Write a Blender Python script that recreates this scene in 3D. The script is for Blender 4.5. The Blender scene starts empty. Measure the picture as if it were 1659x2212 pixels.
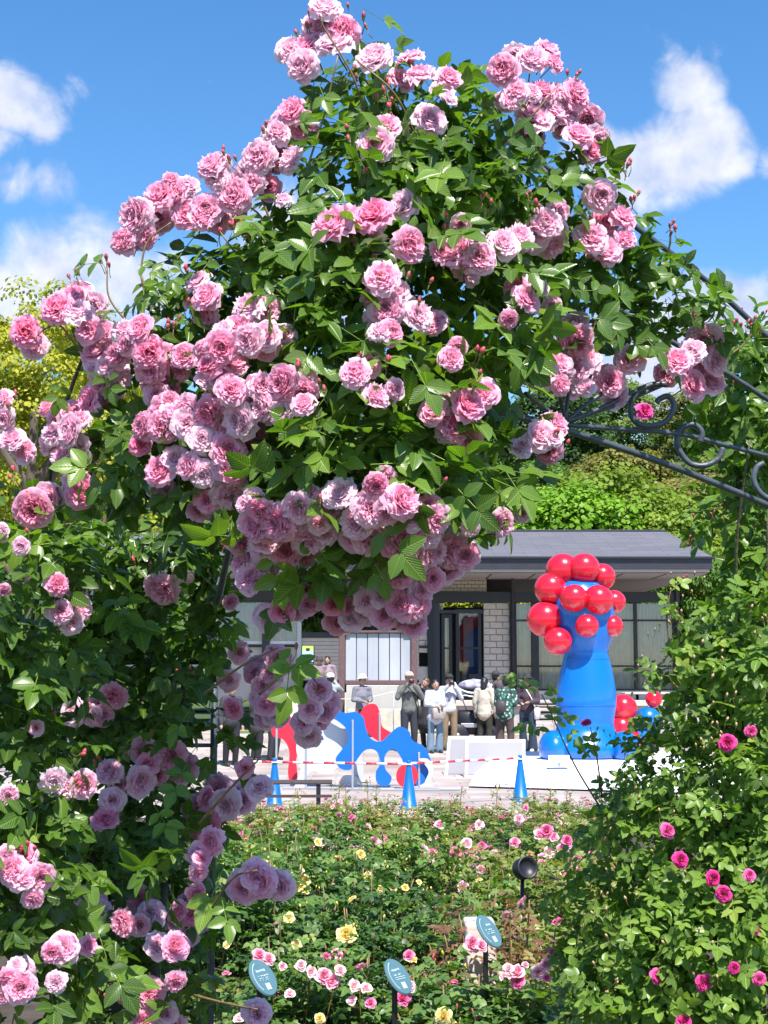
import bpy, bmesh, math, random
import numpy as np
from mathutils import Vector, Matrix, Quaternion, noise as mnoise
R = math.radians
S = bpy.context.scene
C = S.collection

# ------------------------------------------------------------------ camera, world, sun, exposure
PITCH = 6.42
CAMZ = 2.0
F = 3040.0
cam_d = bpy.data.cameras.new('camera')
cam_d.sensor_fit = 'VERTICAL'
cam_d.sensor_height = 24.0
cam_d.lens = 24.0 * F / 2212.0
cam_d.clip_start = 0.05
cam_d.clip_end = 6000
cam = bpy.data.objects.new('camera', cam_d)
C.objects.link(cam)
cam.location = (0, 0, CAMZ)
cam.rotation_euler = (R(90 + PITCH), 0, 0)
S.camera = cam
S.render.resolution_x, S.render.resolution_y = 768, 1024

CA, SA = math.cos(R(PITCH)), math.sin(R(PITCH))
def P(px, py, Y):
    """point at depth Y that the photograph shows at (px, py) of a 1659 x 2212 picture"""
    x = (px - 829.5) / F
    y = (1106 - py) / F
    d = Vector((x, CA - y * SA, SA + y * CA))
    return Vector((0, 0, CAMZ)) + d * (Y / d.y)
def pdir(px, py):
    return (P(px, py, 1) - Vector((0, 0, CAMZ))).normalized()

SUN_EL, SUN_AZ = 59.0, 163.0          # azimuth clockwise from +Y: behind the camera, a little to its right
sd = Vector((math.sin(R(SUN_AZ)) * math.cos(R(SUN_EL)), math.cos(R(SUN_AZ)) * math.cos(R(SUN_EL)), math.sin(R(SUN_EL))))

world = bpy.data.worlds.new('World')
S.world = world
world.use_nodes = True
wn, wl = world.node_tree.nodes, world.node_tree.links
wn.clear()
def N(nodes, t, **kw):
    n = nodes.new(t)
    for k, v in kw.items():
        setattr(n, k, v)
    return n
sky = N(wn, 'ShaderNodeTexSky', sky_type='NISHITA', sun_disc=False)
sky.sun_elevation = R(SUN_EL)
sky.sun_rotation = R(SUN_AZ)
sky.altitude = 100
sky.air_density = 1.0
sky.dust_density = 0.1
sky.ozone_density = 2.6
tc = N(wn, 'ShaderNodeTexCoord')
hs = N(wn, 'ShaderNodeHueSaturation')
hs.inputs['Saturation'].default_value = 1.27
hs.inputs['Value'].default_value = 1.0
wl.new(sky.outputs[0], hs.inputs['Color'])
def wmath(op, a, b=None, c=None, clamp=False):
    n = N(wn, 'ShaderNodeMath', operation=op, use_clamp=clamp)
    for i, v in enumerate((a, b, c)):
        if v is None: continue
        if isinstance(v, (int, float)): n.inputs[i].default_value = v
        else: wl.new(v, n.inputs[i])
    return n.outputs[0]
nz = N(wn, 'ShaderNodeTexNoise')
nz.inputs['Scale'].default_value = 13.0
nz.inputs['Detail'].default_value = 9.0
nz.inputs['Roughness'].default_value = 0.58
nz.inputs['Distortion'].default_value = 0.7
wl.new(tc.outputs['Generated'], nz.inputs['Vector'])
nz2 = N(wn, 'ShaderNodeTexNoise')
nz2.inputs['Scale'].default_value = 38.0
nz2.inputs['Detail'].default_value = 5.0
wl.new(tc.outputs['Generated'], nz2.inputs['Vector'])
# cloud puffs: (direction, angular radius, weight)
puffs = [(1505, 190, 78, .95), (1530, 130, 50, .6), (1480, 255, 60, .5), (1530, 300, 100, 1.05), (1440, 350, 100, 1.0), (1350, 375, 90, .95), (1590, 345, 50, .8), (1290, 320, 60, .7),
         (20, 220, 80, .95), (90, 245, 70, .72), (165, 210, 50, .6), (0, 300, 60, .7), (20, 385, 60, .75), (110, 400, 60, .55), (215, 402, 25, .35),
         (60, 620, 140, 1.0), (230, 590, 140, .7), (330, 620, 110, .75), (180, 510, 90, .42), (520, 500, 90, .6), (600, 480, 70, .7), (120, 540, 120, .45),
         (1400, 800, 160, .9), (1280, 880, 120, .75), (1560, 700, 130, .8), (1658, 350, 40, .45), (1170, 760, 90, .5), (680, 620, 200, .6)]
wv = N(wn, 'ShaderNodeVectorMath', operation='NORMALIZE')
wl.new(tc.outputs['Generated'], wv.inputs[0])
tot = None
rng = random.Random(4)
lst = []
for (px, py, r, w) in puffs:
    lst.append((pdir(px, py), r / F, w))
for k in range(16):                                # the rest of the sky goes on in the same way
    az = R(30 + k * 20 + rng.uniform(-8, 8)); el = R(rng.uniform(12, 45))
    lst.append((Vector((math.sin(az) * math.cos(el), math.cos(az) * math.cos(el), math.sin(el))), rng.uniform(.06, .12), rng.uniform(.8, 1.1)))
for d, r, w in lst:
    dn = N(wn, 'ShaderNodeVectorMath', operation='DISTANCE')
    wl.new(wv.outputs[0], dn.inputs[0])
    dn.inputs[1].default_value = d
    mr = N(wn, 'ShaderNodeMapRange', interpolation_type='SMOOTHERSTEP')
    mr.inputs['From Min'].default_value = r * 1.75
    mr.inputs['From Max'].default_value = 0
    mr.inputs['To Max'].default_value = w
    wl.new(dn.outputs['Value'], mr.inputs['Value'])
    tot = mr.outputs[0] if tot is None else wmath('MAXIMUM', tot, mr.outputs[0])
nn = wmath('MULTIPLY_ADD', nz.outputs[0], 2.3, -1.2)
nn2 = wmath('MULTIPLY_ADD', nz2.outputs[0], 0.55, -0.28)
dens = wmath('ADD', wmath('ADD', wmath('MULTIPLY', tot, 1.25), nn), nn2)
mk = N(wn, 'ShaderNodeMapRange', interpolation_type='SMOOTHSTEP')
mk.inputs['From Min'].default_value = 0.24
mk.inputs['From Max'].default_value = 0.95
wl.new(dens, mk.inputs['Value'])
mk2 = wmath('MULTIPLY', mk.outputs[0], 0.93)
bg1 = N(wn, 'ShaderNodeBackground'); bg1.inputs['Strength'].default_value = 0.112
wl.new(hs.outputs[0], bg1.inputs['Color'])
bg2 = N(wn, 'ShaderNodeBackground'); bg2.inputs['Strength'].default_value = 0.58
cr = N(wn, 'ShaderNodeValToRGB')
cr.color_ramp.elements[0].position = 0.32; cr.color_ramp.elements[0].color = (0.52, 0.60, 0.82, 1)
cr.color_ramp.elements[1].position = 0.70; cr.color_ramp.elements[1].color = (0.90, 0.91, 0.98, 1)
wl.new(nz2.outputs[0], cr.inputs[0])
wl.new(cr.outputs[0], bg2.inputs['Color'])
mx = N(wn, 'ShaderNodeMixShader')
wl.new(mk2, mx.inputs[0]); wl.new(bg1.outputs[0], mx.inputs[1]); wl.new(bg2.outputs[0], mx.inputs[2])
wo = N(wn, 'ShaderNodeOutputWorld')
wl.new(mx.outputs[0], wo.inputs['Surface'])

sun_d = bpy.data.lights.new('sun', 'SUN')
sun_d.energy = 4.9
sun_d.angle = R(0.53)
sun_d.color = (1.0, 0.955, 0.88)
sun = bpy.data.objects.new('sun', sun_d)
C.objects.link(sun)
sun.rotation_euler = sd.to_track_quat('Z', 'Y').to_euler()
sun.location = (0, 0, 30)
S.view_settings.view_transform = 'Standard'
S.view_settings.look = 'None'
S.view_settings.exposure = 1.0
S.view_settings.gamma = 1.0
S.view_settings.use_curve_mapping = False
S.cycles.max_bounces = 8
S.cycles.transparent_max_bounces = 8

# ------------------------------------------------------------------ helpers
def link(o, parent=None):
    C.objects.link(o)
    if parent is not None: o.parent = parent
    return o
def tag(o, label=None, cat=None, group=None, kind=None):
    if label: o['label'] = label
    if cat: o['category'] = cat
    if group: o['group'] = group
    if kind: o['kind'] = kind
    return o
def empty(name, loc=(0, 0, 0), rz=0.0, label=None, cat=None, group=None):
    o = bpy.data.objects.new(name, None)
    o.empty_display_size = 0.1
    C.objects.link(o); o.location = loc; o.rotation_euler = (0, 0, rz)
    return tag(o, label, cat, group)
def meshobj(name, me, parent=None, loc=None):
    o = bpy.data.objects.new(name, me)
    link(o, parent)
    if loc is not None: o.location = loc
    return o
def local(o, parent):
    """parent o to an Empty while keeping the world coordinates baked in its mesh"""
    o.parent = parent
    o.matrix_parent_inverse = Matrix.LocRotScale(parent.location, parent.rotation_euler, parent.scale).inverted()
    return o
def bm_mesh(bm, name, mat=None, smooth=False):
    me = bpy.data.meshes.new(name)
    bm.normal_update(); bm.to_mesh(me); bm.free()
    if smooth:
        me.polygons.foreach_set('use_smooth', [True] * len(me.polygons))
    for m in (mat if isinstance(mat, (list, tuple)) else [mat] if mat else []): me.materials.append(m)
    return me
def part(name, bm, mat, parent=None, smooth=False):
    o = bpy.data.objects.new(name, bm_mesh(bm, name, mat, smooth))
    C.objects.link(o)
    if parent is not None: local(o, parent)
    return o
def box(bm, x0, x1, y0, y1, z0, z1, bevel=0.0):
    vs = [bm.verts.new((x, y, z)) for x in (x0, x1) for y in (y0, y1) for z in (z0, z1)]
    fs = [(0, 1, 3, 2), (4, 6, 7, 5), (0, 4, 5, 1), (2, 3, 7, 6), (0, 2, 6, 4), (1, 5, 7, 3)]
    faces = [bm.faces.new([vs[i] for i in f]) for f in fs]
    if bevel > 0:
        es = list({e for f in faces for e in f.edges})
        bmesh.ops.bevel(bm, geom=es, offset=bevel, segments=1, affect='EDGES')
    return bm
def nbox(*a, **k):
    return box(bmesh.new(), *a, **k)
def tube(bm, pts, rad, seg=8, cap=True):
    pts = [Vector(p) for p in pts]
    if not isinstance(rad, (list, tuple)): rad = [rad] * len(pts)
    rings = []
    t0 = (pts[1] - pts[0]).normalized()
    up = Vector((0, 0, 1)) if abs(t0.z) < 0.9 else Vector((1, 0, 0))
    nrm = t0.cross(up).normalized()
    for i, p in enumerate(pts):
        if i == 0: t = pts[1] - pts[0]
        elif i == len(pts) - 1: t = pts[-1] - pts[-2]
        else: t = pts[i + 1] - pts[i - 1]
        t.normalize()
        nrm = (nrm - t * nrm.dot(t)).normalized()
        b = t.cross(nrm)
        rings.append([bm.verts.new(p + (nrm * math.cos(a) + b * math.sin(a)) * rad[i]) for a in [2 * math.pi * k / seg for k in range(seg)]])
    for i in range(len(rings) - 1):
        for k in range(seg):
            bm.faces.new((rings[i][k], rings[i][(k + 1) % seg], rings[i + 1][(k + 1) % seg], rings[i + 1][k]))
    if cap:
        bm.faces.new(rings[0][::-1]); bm.faces.new(rings[-1])
    return bm
def lathe(bm, prof, c=(0, 0, 0), seg=24, sx=1, sy=1):
    rings = []
    for r, z in prof:
        if r < 1e-5: rings.append([bm.verts.new((c[0], c[1], c[2] + z))])
        else: rings.append([bm.verts.new((c[0] + r * sx * math.cos(2 * math.pi * k / seg), c[1] + r * sy * math.sin(2 * math.pi * k / seg), c[2] + z)) for k in range(seg)])
    for a, b in zip(rings, rings[1:]):
        for k in range(seg):
            k2 = (k + 1) % seg
            if len(a) == 1 and len(b) == 1: continue
            if len(a) == 1: bm.faces.new((a[0], b[k2], b[k])) if False else bm.faces.new((a[0], b[k], b[k2]))
            elif len(b) == 1: bm.faces.new((a[k], a[k2], b[0]))
            else: bm.faces.new((a[k], a[k2], b[k2], b[k]))
    bmesh.ops.recalc_face_normals(bm, faces=bm.faces[:])
    return bm
def ball(bm, c, r, sc=(1, 1, 1), u=20, v=12):
    m = Matrix.Translation(c) @ Matrix.Diagonal((r * sc[0], r * sc[1], r * sc[2], 1))
    bmesh.ops.create_uvsphere(bm, u_segments=u, v_segments=v, radius=1, matrix=m)
    return bm
def smooth_pts(pts, n=6):
    """Catmull-Rom through the points"""
    pts = [Vector(p) for p in pts]
    q = [pts[0] * 2 - pts[1]] + pts + [pts[-1] * 2 - pts[-2]]
    out = []
    for i in range(1, len(q) - 2):
        for k in range(n):
            t = k / n
            a, b, c, d = q[i - 1], q[i], q[i + 1], q[i + 2]
            out.append(0.5 * ((2 * b) + (c - a) * t + (2 * a - 5 * b + 4 * c - d) * t * t + (3 * b - a - 3 * c + d) * t ** 3))
    out.append(pts[-1])
    return out

# ------------------------------------------------------------------ materials
def mat(name, col, rough=0.6, noise=0.0, nscale=8.0, bump=0.0, bscale=None, metal=0.0, col2=None, spec=0.5, detail=5, stretch=None, coat=0.0):
    m = bpy.data.materials.new(name)
    m.use_nodes = True
    n, l = m.node_tree.nodes, m.node_tree.links
    b = n['Principled BSDF']
    b.inputs['Roughness'].default_value = rough
    b.inputs['Metallic'].default_value = metal
    b.inputs['Specular IOR Level'].default_value = spec
    b.inputs['Coat Weight'].default_value = coat
    b.inputs['Base Color'].default_value = (*col, 1)
    if noise > 0 or bump > 0:
        t = n.new('ShaderNodeTexCoord')
        src = t.outputs['Object']
        if stretch:
            mp = n.new('ShaderNodeMapping'); mp.inputs['Scale'].default_value = stretch
            l.new(src, mp.inputs['Vector']); src = mp.outputs[0]
        z = n.new('ShaderNodeTexNoise'); z.inputs['Scale'].default_value = nscale; z.inputs['Detail'].default_value = detail
        l.new(src, z.inputs['Vector'])
        if noise > 0:
            r = n.new('ShaderNodeValToRGB')
            c2 = col2 or tuple(c * (1 - noise) for c in col)
            r.color_ramp.elements[0].position = 0.3; r.color_ramp.elements[0].color = (*c2, 1)
            r.color_ramp.elements[1].position = 0.7; r.color_ramp.elements[1].color = (*[min(1, c * (1 + (0 if col2 else noise * .5))) for c in col], 1)
            l.new(z.outputs[0], r.inputs[0]); l.new(r.outputs[0], b.inputs['Base Color'])
        if bump > 0:
            z2 = n.new('ShaderNodeTexNoise'); z2.inputs['Scale'].default_value = bscale or nscale * 4; z2.inputs['Detail'].default_value = 6
            l.new(src, z2.inputs['Vector'])
            bp = n.new('ShaderNodeBump'); bp.inputs['Strength'].default_value = bump; bp.inputs['Distance'].default_value = 0.02
            l.new(z2.outputs[0], bp.inputs['Height']); l.new(bp.outputs[0], b.inputs['Normal'])
    return m

def leaf_material(name, colours, rough=0.38, transl=0.35, use_obj_color=False, veins=True, spec=0.5):
    """colours: dark to light along the leaf's own tint; tint from the attribute, or from the object when the leaf is an object"""
    m = bpy.data.materials.new(name); m.use_nodes = True
    n, l = m.node_tree.nodes, m.node_tree.links
    b = n['Principled BSDF']; out = n['Material Output']
    at = n.new('ShaderNodeAttribute'); at.attribute_name = 'tint'
    oi = n.new('ShaderNodeObjectInfo')
    ad = n.new('ShaderNodeMath'); ad.operation = 'ADD'
    sc = n.new('ShaderNodeMath'); sc.operation = 'MULTIPLY_ADD'; sc.inputs[1].default_value = 0.5; sc.inputs[2].default_value = -0.25
    l.new(oi.outputs['Random'], sc.inputs[0]); l.new(at.outputs['Fac'], ad.inputs[0]); l.new(sc.outputs[0], ad.inputs[1])
    r = n.new('ShaderNodeValToRGB')
    r.color_ramp.elements[0].color = (*colours[0], 1)
    r.color_ramp.elements[1].color = (*colours[-1], 1)
    for i, c in enumerate(colours[1:-1]):
        e = r.color_ramp.elements.new((i + 1) / (len(colours) - 1)); e.color = (*c, 1)
    l.new(ad.outputs[0], r.inputs[0])
    col = r.outputs[0]
    if use_obj_color:
        mm = n.new('ShaderNodeMix'); mm.data_type = 'RGBA'; mm.blend_type = 'MULTIPLY'; mm.inputs[0].default_value = 1
        l.new(col, mm.inputs[6]); l.new(oi.outputs['Color'], mm.inputs[7]); col = mm.outputs[2]
    if veins:
        uv = n.new('ShaderNodeUVMap')
        sp = n.new('ShaderNodeSeparateXYZ'); l.new(uv.outputs[0], sp.inputs[0])
        ab = n.new('ShaderNodeMath'); ab.operation = 'ABSOLUTE'
        s1 = n.new('ShaderNodeMath'); s1.operation = 'SUBTRACT'; s1.inputs[1].default_value = 0.5; l.new(sp.outputs[0], s1.inputs[0]); l.new(s1.outputs[0], ab.inputs[0])
        v1 = n.new('ShaderNodeMath'); v1.operation = 'MULTIPLY_ADD'; v1.inputs[1].default_value = -0.9; l.new(ab.outputs[0], v1.inputs[0]); l.new(sp.outputs[1], v1.inputs[2])
        v2 = n.new('ShaderNodeMath'); v2.operation = 'MULTIPLY'; v2.inputs[1].default_value = 52; l.new(v1.outputs[0], v2.inputs[0])
        v3 = n.new('ShaderNodeMath'); v3.operation = 'SINE'; l.new(v2.outputs[0], v3.inputs[0])
        v4 = n.new('ShaderNodeMapRange'); v4.inputs['From Min'].default_value = 0.6; v4.inputs['From Max'].default_value = 1.0; l.new(v3.outputs[0], v4.inputs['Value'])
        md = n.new('ShaderNodeMapRange'); md.inputs['From Min'].default_value = 0.05; md.inputs['From Max'].default_value = 0.0; l.new(ab.outputs[0], md.inputs['Value'])
        mxv = n.new('ShaderNodeMath'); mxv.operation = 'MAXIMUM'; l.new(v4.outputs[0], mxv.inputs[0]); l.new(md.outputs[0], mxv.inputs[1])
        bp = n.new('ShaderNodeBump'); bp.inputs['Strength'].default_value = 0.55; bp.inputs['Distance'].default_value = 0.002; bp.invert = True
        l.new(mxv.outputs[0], bp.inputs['Height']); l.new(bp.outputs[0], b.inputs['Normal'])
        ms = n.new('ShaderNodeMath'); ms.operation = 'MULTIPLY'; ms.inputs[1].default_value = 0.28; l.new(mxv.outputs[0], ms.inputs[0])
        mc = n.new('ShaderNodeMix'); mc.data_type = 'RGBA'; l.new(ms.outputs[0], mc.inputs[0]); l.new(col, mc.inputs[6]); mc.inputs[7].default_value = (*[min(1, c * 1.8 + .02) for c in colours[-1]], 1)
        col = mc.outputs[2]
    l.new(col, b.inputs['Base Color'])
    b.inputs['Roughness'].default_value = rough
    b.inputs['Specular IOR Level'].default_value = spec
    tr = n.new('ShaderNodeBsdfTranslucent')
    g = n.new('ShaderNodeMix'); g.data_type = 'RGBA'; g.blend_type = 'MULTIPLY'; g.inputs[0].default_value = 1
    l.new(col, g.inputs[6]); g.inputs[7].default_value = (1.5, 1.75, 0.55, 1)
    l.new(g.outputs[2], tr.inputs[0])
    mxs = n.new('ShaderNodeMixShader'); mxs.inputs[0].default_value = transl
    l.new(b.outputs[0], mxs.inputs[1]); l.new(tr.outputs[0], mxs.inputs[2]); l.new(mxs.outputs[0], out.inputs['Surface'])
    return m

def petal_material(name, cols, transl=0.3, jitter=0.5):
    m = bpy.data.materials.new(name); m.use_nodes = True
    n, l = m.node_tree.nodes, m.node_tree.links
    b = n['Principled BSDF']; out = n['Material Output']
    at = n.new('ShaderNodeAttribute'); at.attribute_name = 'tint'
    oi = n.new('ShaderNodeObjectInfo')
    sc = n.new('ShaderNodeMath'); sc.operation = 'MULTIPLY_ADD'; sc.inputs[1].default_value = jitter; sc.inputs[2].default_value = -jitter / 2
    ad = n.new('ShaderNodeMath'); ad.operation = 'ADD'
    l.new(oi.outputs['Random'], sc.inputs[0]); l.new(at.outputs['Fac'], ad.inputs[0]); l.new(sc.outputs[0], ad.inputs[1])
    r = n.new('ShaderNodeValToRGB')
    k = len(cols)
    r.color_ramp.elements[0].color = (*cols[0], 1); r.color_ramp.elements[1].color = (*cols[-1], 1)
    for i, c in enumerate(cols[1:-1]):
        e = r.color_ramp.elements.new((i + 1) / (k - 1)); e.color = (*c, 1)
    l.new(ad.outputs[0], r.inputs[0]); l.new(r.outputs[0], b.inputs['Base Color'])
    b.inputs['Roughness'].default_value = 0.55
    b.inputs['Specular IOR Level'].default_value = 0.25
    b.inputs['Sheen Weight'].default_value = 0.15
    tr = n.new('ShaderNodeBsdfTranslucent'); l.new(r.outputs[0], tr.inputs[0])
    mxs = n.new('ShaderNodeMixShader'); mxs.inputs[0].default_value = transl
    l.new(b.outputs[0], mxs.inputs[1]); l.new(tr.outputs[0], mxs.inputs[2]); l.new(mxs.outputs[0], out.inputs['Surface'])
    return m

M = {}
M['leaf'] = leaf_material('rose_leaf', [(0.028, 0.072, 0.010), (0.062, 0.140, 0.015), (0.125, 0.225, 0.024), (0.25, 0.34, 0.045)], rough=0.33, spec=0.6)
M['leaf_small'] = leaf_material('small_rose_leaf', [(0.042, 0.105, 0.015), (0.10, 0.20, 0.026), (0.18, 0.30, 0.042), (0.33, 0.40, 0.08)], rough=0.36)
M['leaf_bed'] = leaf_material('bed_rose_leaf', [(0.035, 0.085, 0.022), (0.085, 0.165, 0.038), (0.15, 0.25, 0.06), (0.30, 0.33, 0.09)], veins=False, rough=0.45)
M['leaf_olive'] = leaf_material('olive_rose_leaf', [(0.09, 0.14, 0.03), (0.17, 0.23, 0.05), (0.26, 0.28, 0.07), (0.36, 0.25, 0.11)], veins=False, rough=0.45)
M['leaf_red'] = leaf_material('red_young_leaf', [(0.10, 0.05, 0.025), (0.18, 0.08, 0.05), (0.22, 0.14, 0.06), (0.30, 0.12, 0.08)], veins=False, rough=0.4)
M['tree_leaf'] = leaf_material('tree_leaf', [(0.40, 0.45, 0.35), (0.8, 0.85, 0.7), (1.0, 1.0, 1.0), (1.3, 1.2, 1.1)], use_obj_color=True, veins=False, rough=0.5, transl=0.3, spec=0.2)
M['petal'] = petal_material('pink_petal', [(0.90, 0.09, 0.28), (0.955, 0.27, 0.48), (0.975, 0.44, 0.64), (0.98, 0.58, 0.75), (0.985, 0.76, 0.87)], transl=0.48, jitter=0.50)
M['petal_magenta'] = petal_material('magenta_petal', [(0.45, 0.0, 0.10), (0.62, 0.01, 0.18), (0.72, 0.04, 0.28), (0.8, 0.12, 0.38)], transl=0.25)
M['petal_rose'] = petal_material('bed_pink_petal', [(0.70, 0.05, 0.24), (0.84, 0.20, 0.42), (0.90, 0.42, 0.56), (0.93, 0.68, 0.72)], transl=0.3, jitter=0.9)
M['petal_yellow'] = petal_material('yellow_petal', [(0.75, 0.34, 0.03), (0.84, 0.55, 0.08), (0.88, 0.72, 0.24), (0.9, 0.82, 0.48)], transl=0.3, jitter=0.6)
M['bud'] = mat('bud_red', (0.62, 0.06, 0.12), 0.5, 0.4, 60)
M['bud_yellow'] = mat('bud_yellow', (0.75, 0.60, 0.08), 0.5, 0.3, 60)
M['calyx'] = mat('calyx_green', (0.16, 0.20, 0.05), 0.5, 0.3, 60)
M['stalk'] = mat('stalk_reddish', (0.20, 0.13, 0.05), 0.5, 0.4, 30)
M['cane'] = mat('cane_bark', (0.085, 0.075, 0.035), 0.6, 0.5, 25, 0.3)
M['stamen'] = mat('stamen_yellow', (0.8, 0.5, 0.08), 0.6)
M['iron'] = mat('painted_iron_grey', (0.065, 0.08, 0.10), 0.42, 0.3, 18, 0.15, 60)
M['blue_gloss'] = mat('glossy_blue_paint', (0.0, 0.13, 0.50), 0.28, coat=0.3)
M['red_gloss'] = mat('glossy_red_paint', (0.62, 0.010, 0.032), 0.25, coat=0.3)
M['blue_flat'] = mat('blue_board', (0.0, 0.125, 0.50), 0.45, 0.06, 3)
M['red_flat'] = mat('red_board', (0.66, 0.018, 0.045), 0.45, 0.06, 3)
M['white_flat'] = mat('white_board', (0.50, 0.52, 0.58), 0.5, 0.05, 3)
M['white_paint'] = mat('white_plinth_paint', (0.80, 0.79, 0.79), 0.5, 0.06, 2)
M['ribbed'] = mat('ribbed_grey_white_sheet', (0.42, 0.44, 0.50), 0.35, 0.25, 1.2, stretch=(1, 1, .35))
M['shaded_board'] = mat('shaded_white_board', (0.25, 0.245, 0.28), 0.6, 0.06, 2)  # white board face, its shade mixed into the base colour
M['steel'] = mat('dull_steel', (0.45, 0.47, 0.52), 0.4, metal=0.6)
M['cone_blue'] = mat('blue_plastic_cone', (0.0, 0.13, 0.46), 0.4, 0.12, 6)
M['white_plastic'] = mat('white_plastic', (0.8, 0.8, 0.8), 0.4)
M['red_plastic'] = mat('red_plastic', (0.6, 0.03, 0.06), 0.4)
M['black'] = mat('black_paint', (0.012, 0.012, 0.018), 0.45, 0.3, 4)
M['navy'] = mat('dark_bronze_frame', (0.022, 0.023, 0.036), 0.4, 0.2, 4)
M['darkwood'] = mat('dark_bench_wood', (0.05, 0.035, 0.035), 0.55, 0.5, 12, 0.3, stretch=(1, 8, 8))
M['post_wood'] = mat('reddish_post', (0.14, 0.075, 0.08), 0.6, 0.35, 10, 0.2, stretch=(6, 6, 1))
M['cream_brick'] = mat('cream_brick', (0.46, 0.41, 0.32), 0.8, 0.18, 5, 0.4)
M['grey_brick'] = mat('pale_block', (0.52, 0.46, 0.41), 0.8, 0.15, 4, 0.4)
M['mortar'] = mat('mortar', (0.33, 0.29, 0.27), 0.9, 0.2, 10)
M['siding'] = mat('pale_siding', (0.44, 0.42, 0.40), 0.7, 0.12, 3)
M['curtain'] = mat('grey_curtain', (0.56, 0.53, 0.47), 0.9, 0.12, 5)
M['curtain_blue'] = mat('pale_blue_curtain', (0.62, 0.65, 0.72), 0.9, 0.12, 5)
M['soffit'] = mat('soffit_board', (0.26, 0.23, 0.23), 0.8, 0.1, 3)
M['fascia'] = mat('fascia_dark', (0.030, 0.028, 0.042), 0.45, 0.2, 3)
M['trim'] = mat('cream_trim', (0.46, 0.42, 0.38), 0.7)
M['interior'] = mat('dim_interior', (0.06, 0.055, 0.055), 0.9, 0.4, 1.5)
M['stone'] = mat('cut_stone', (0.42, 0.37, 0.36), 0.85, 0.25, 5, 0.5)
M['stone_pale'] = mat('pale_cut_stone', (0.58, 0.50, 0.44), 0.85, 0.2, 6, 0.4)
M['soil'] = mat('bed_soil', (0.055, 0.04, 0.028), 0.95, 0.5, 6, 1.0)
M['turf'] = mat('turf', (0.10, 0.17, 0.03), 0.95, 0.5, 9, 1.0)
M['hill'] = mat('hill_ground', (0.05, 0.08, 0.02), 0.95, 0.5, 0.2)
M['label_blue'] = mat('plant_label_blue', (0.075, 0.16, 0.20), 0.35, 0.1, 20)
M['label_print'] = mat('label_print', (0.36, 0.46, 0.50), 0.5)
M['bark'] = mat('tree_bark', (0.12, 0.09, 0.07), 0.9, 0.5, 6, 0.8)

def glass_material():
    m = bpy.data.materials.new('window_glass'); m.use_nodes = True
    n, l = m.node_tree.nodes, m.node_tree.links
    n.clear()
    o = n.new('ShaderNodeOutputMaterial'); tr = n.new('ShaderNodeBsdfTransparent'); gl = n.new('ShaderNodeBsdfGlossy')
    tr.inputs[0].default_value = (0.86, 0.88, 0.90, 1); gl.inputs['Roughness'].default_value = 0.03; gl.inputs[0].default_value = (0.9, .95, 1, 1)
    fr = n.new('ShaderNodeFresnel'); fr.inputs[0].default_value = 1.6
    mx = n.new('ShaderNodeMixShader'); l.new(fr.outputs[0], mx.inputs[0]); l.new(tr.outputs[0], mx.inputs[1]); l.new(gl.outputs[0], mx.inputs[2]); l.new(mx.outputs[0], o.inputs[0])
    return m
M['glass'] = glass_material()

def paving_material():
    m = bpy.data.materials.new('plaza_paving'); m.use_nodes = True
    n, l = m.node_tree.nodes, m.node_tree.links
    b = n['Principled BSDF']; b.inputs['Roughness'].default_value = 0.85
    t = n.new('ShaderNodeTexCoord')
    br = n.new('ShaderNodeTexBrick'); br.inputs['Scale'].default_value = 1.0
    br.inputs['Brick Width'].default_value = 0.9; br.inputs['Row Height'].default_value = 0.45; br.inputs['Mortar Size'].default_value = 0.02
    br.inputs['Color1'].default_value = (0.43, 0.365, 0.345, 1); br.inputs['Color2'].default_value = (0.31, 0.265, 0.25, 1); br.inputs['Mortar'].default_value = (0.28, 0.23, 0.22, 1)
    l.new(t.outputs['Object'], br.inputs['Vector'])
    z = n.new('ShaderNodeTexNoise'); z.inputs['Scale'].default_value = 0.8; z.inputs['Detail'].default_value = 8; l.new(t.outputs['Object'], z.inputs['Vector'])
    r = n.new('ShaderNodeValToRGB'); r.color_ramp.elements[0].position = .35; r.color_ramp.elements[0].color = (0.72, 0.70, 0.70, 1); r.color_ramp.elements[1].position = .65; r.color_ramp.elements[1].color = (1.1, 1.1, 1.1, 1)
    l.new(z.outputs[0], r.inputs[0])
    mm = n.new('ShaderNodeMix'); mm.data_type = 'RGBA'; mm.blend_type = 'MULTIPLY'; mm.inputs[0].default_value = 1
    l.new(br.outputs[0], mm.inputs[6]); l.new(r.outputs[0], mm.inputs[7]); l.new(mm.outputs[2], b.inputs['Base Color'])
    return m
M['paving'] = paving_material()
def roof_material():
    m = mat('slate_roof', (0.17, 0.165, 0.195), 0.75, 0.12, 3, 0.0)
    n, l = m.node_tree.nodes, m.node_tree.links
    t = n.new('ShaderNodeTexCoord')
    br = n.new('ShaderNodeTexBrick'); br.inputs['Brick Width'].default_value = 0.9; br.inputs['Row Height'].default_value = 0.3; br.inputs['Mortar Size'].default_value = 0.012; br.inputs['Scale'].default_value = 1
    br.inputs['Color1'].default_value = (0.125, 0.12, 0.14, 1); br.inputs['Color2'].default_value = (0.10, 0.097, 0.115, 1); br.inputs['Mortar'].default_value = (0.065, 0.06, 0.07, 1)
    l.new(t.outputs['Object'], br.inputs['Vector']); l.new(br.outputs[0], n['Principled BSDF'].inputs['Base Color'])
    bp = n.new('ShaderNodeBump'); bp.inputs['Strength'].default_value = 0.3; l.new(br.outputs['Fac'], bp.inputs['Height']); bp.invert = True
    l.new(bp.outputs[0], n['Principled BSDF'].inputs['Normal'])
    return m
M['roof'] = roof_material()

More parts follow.
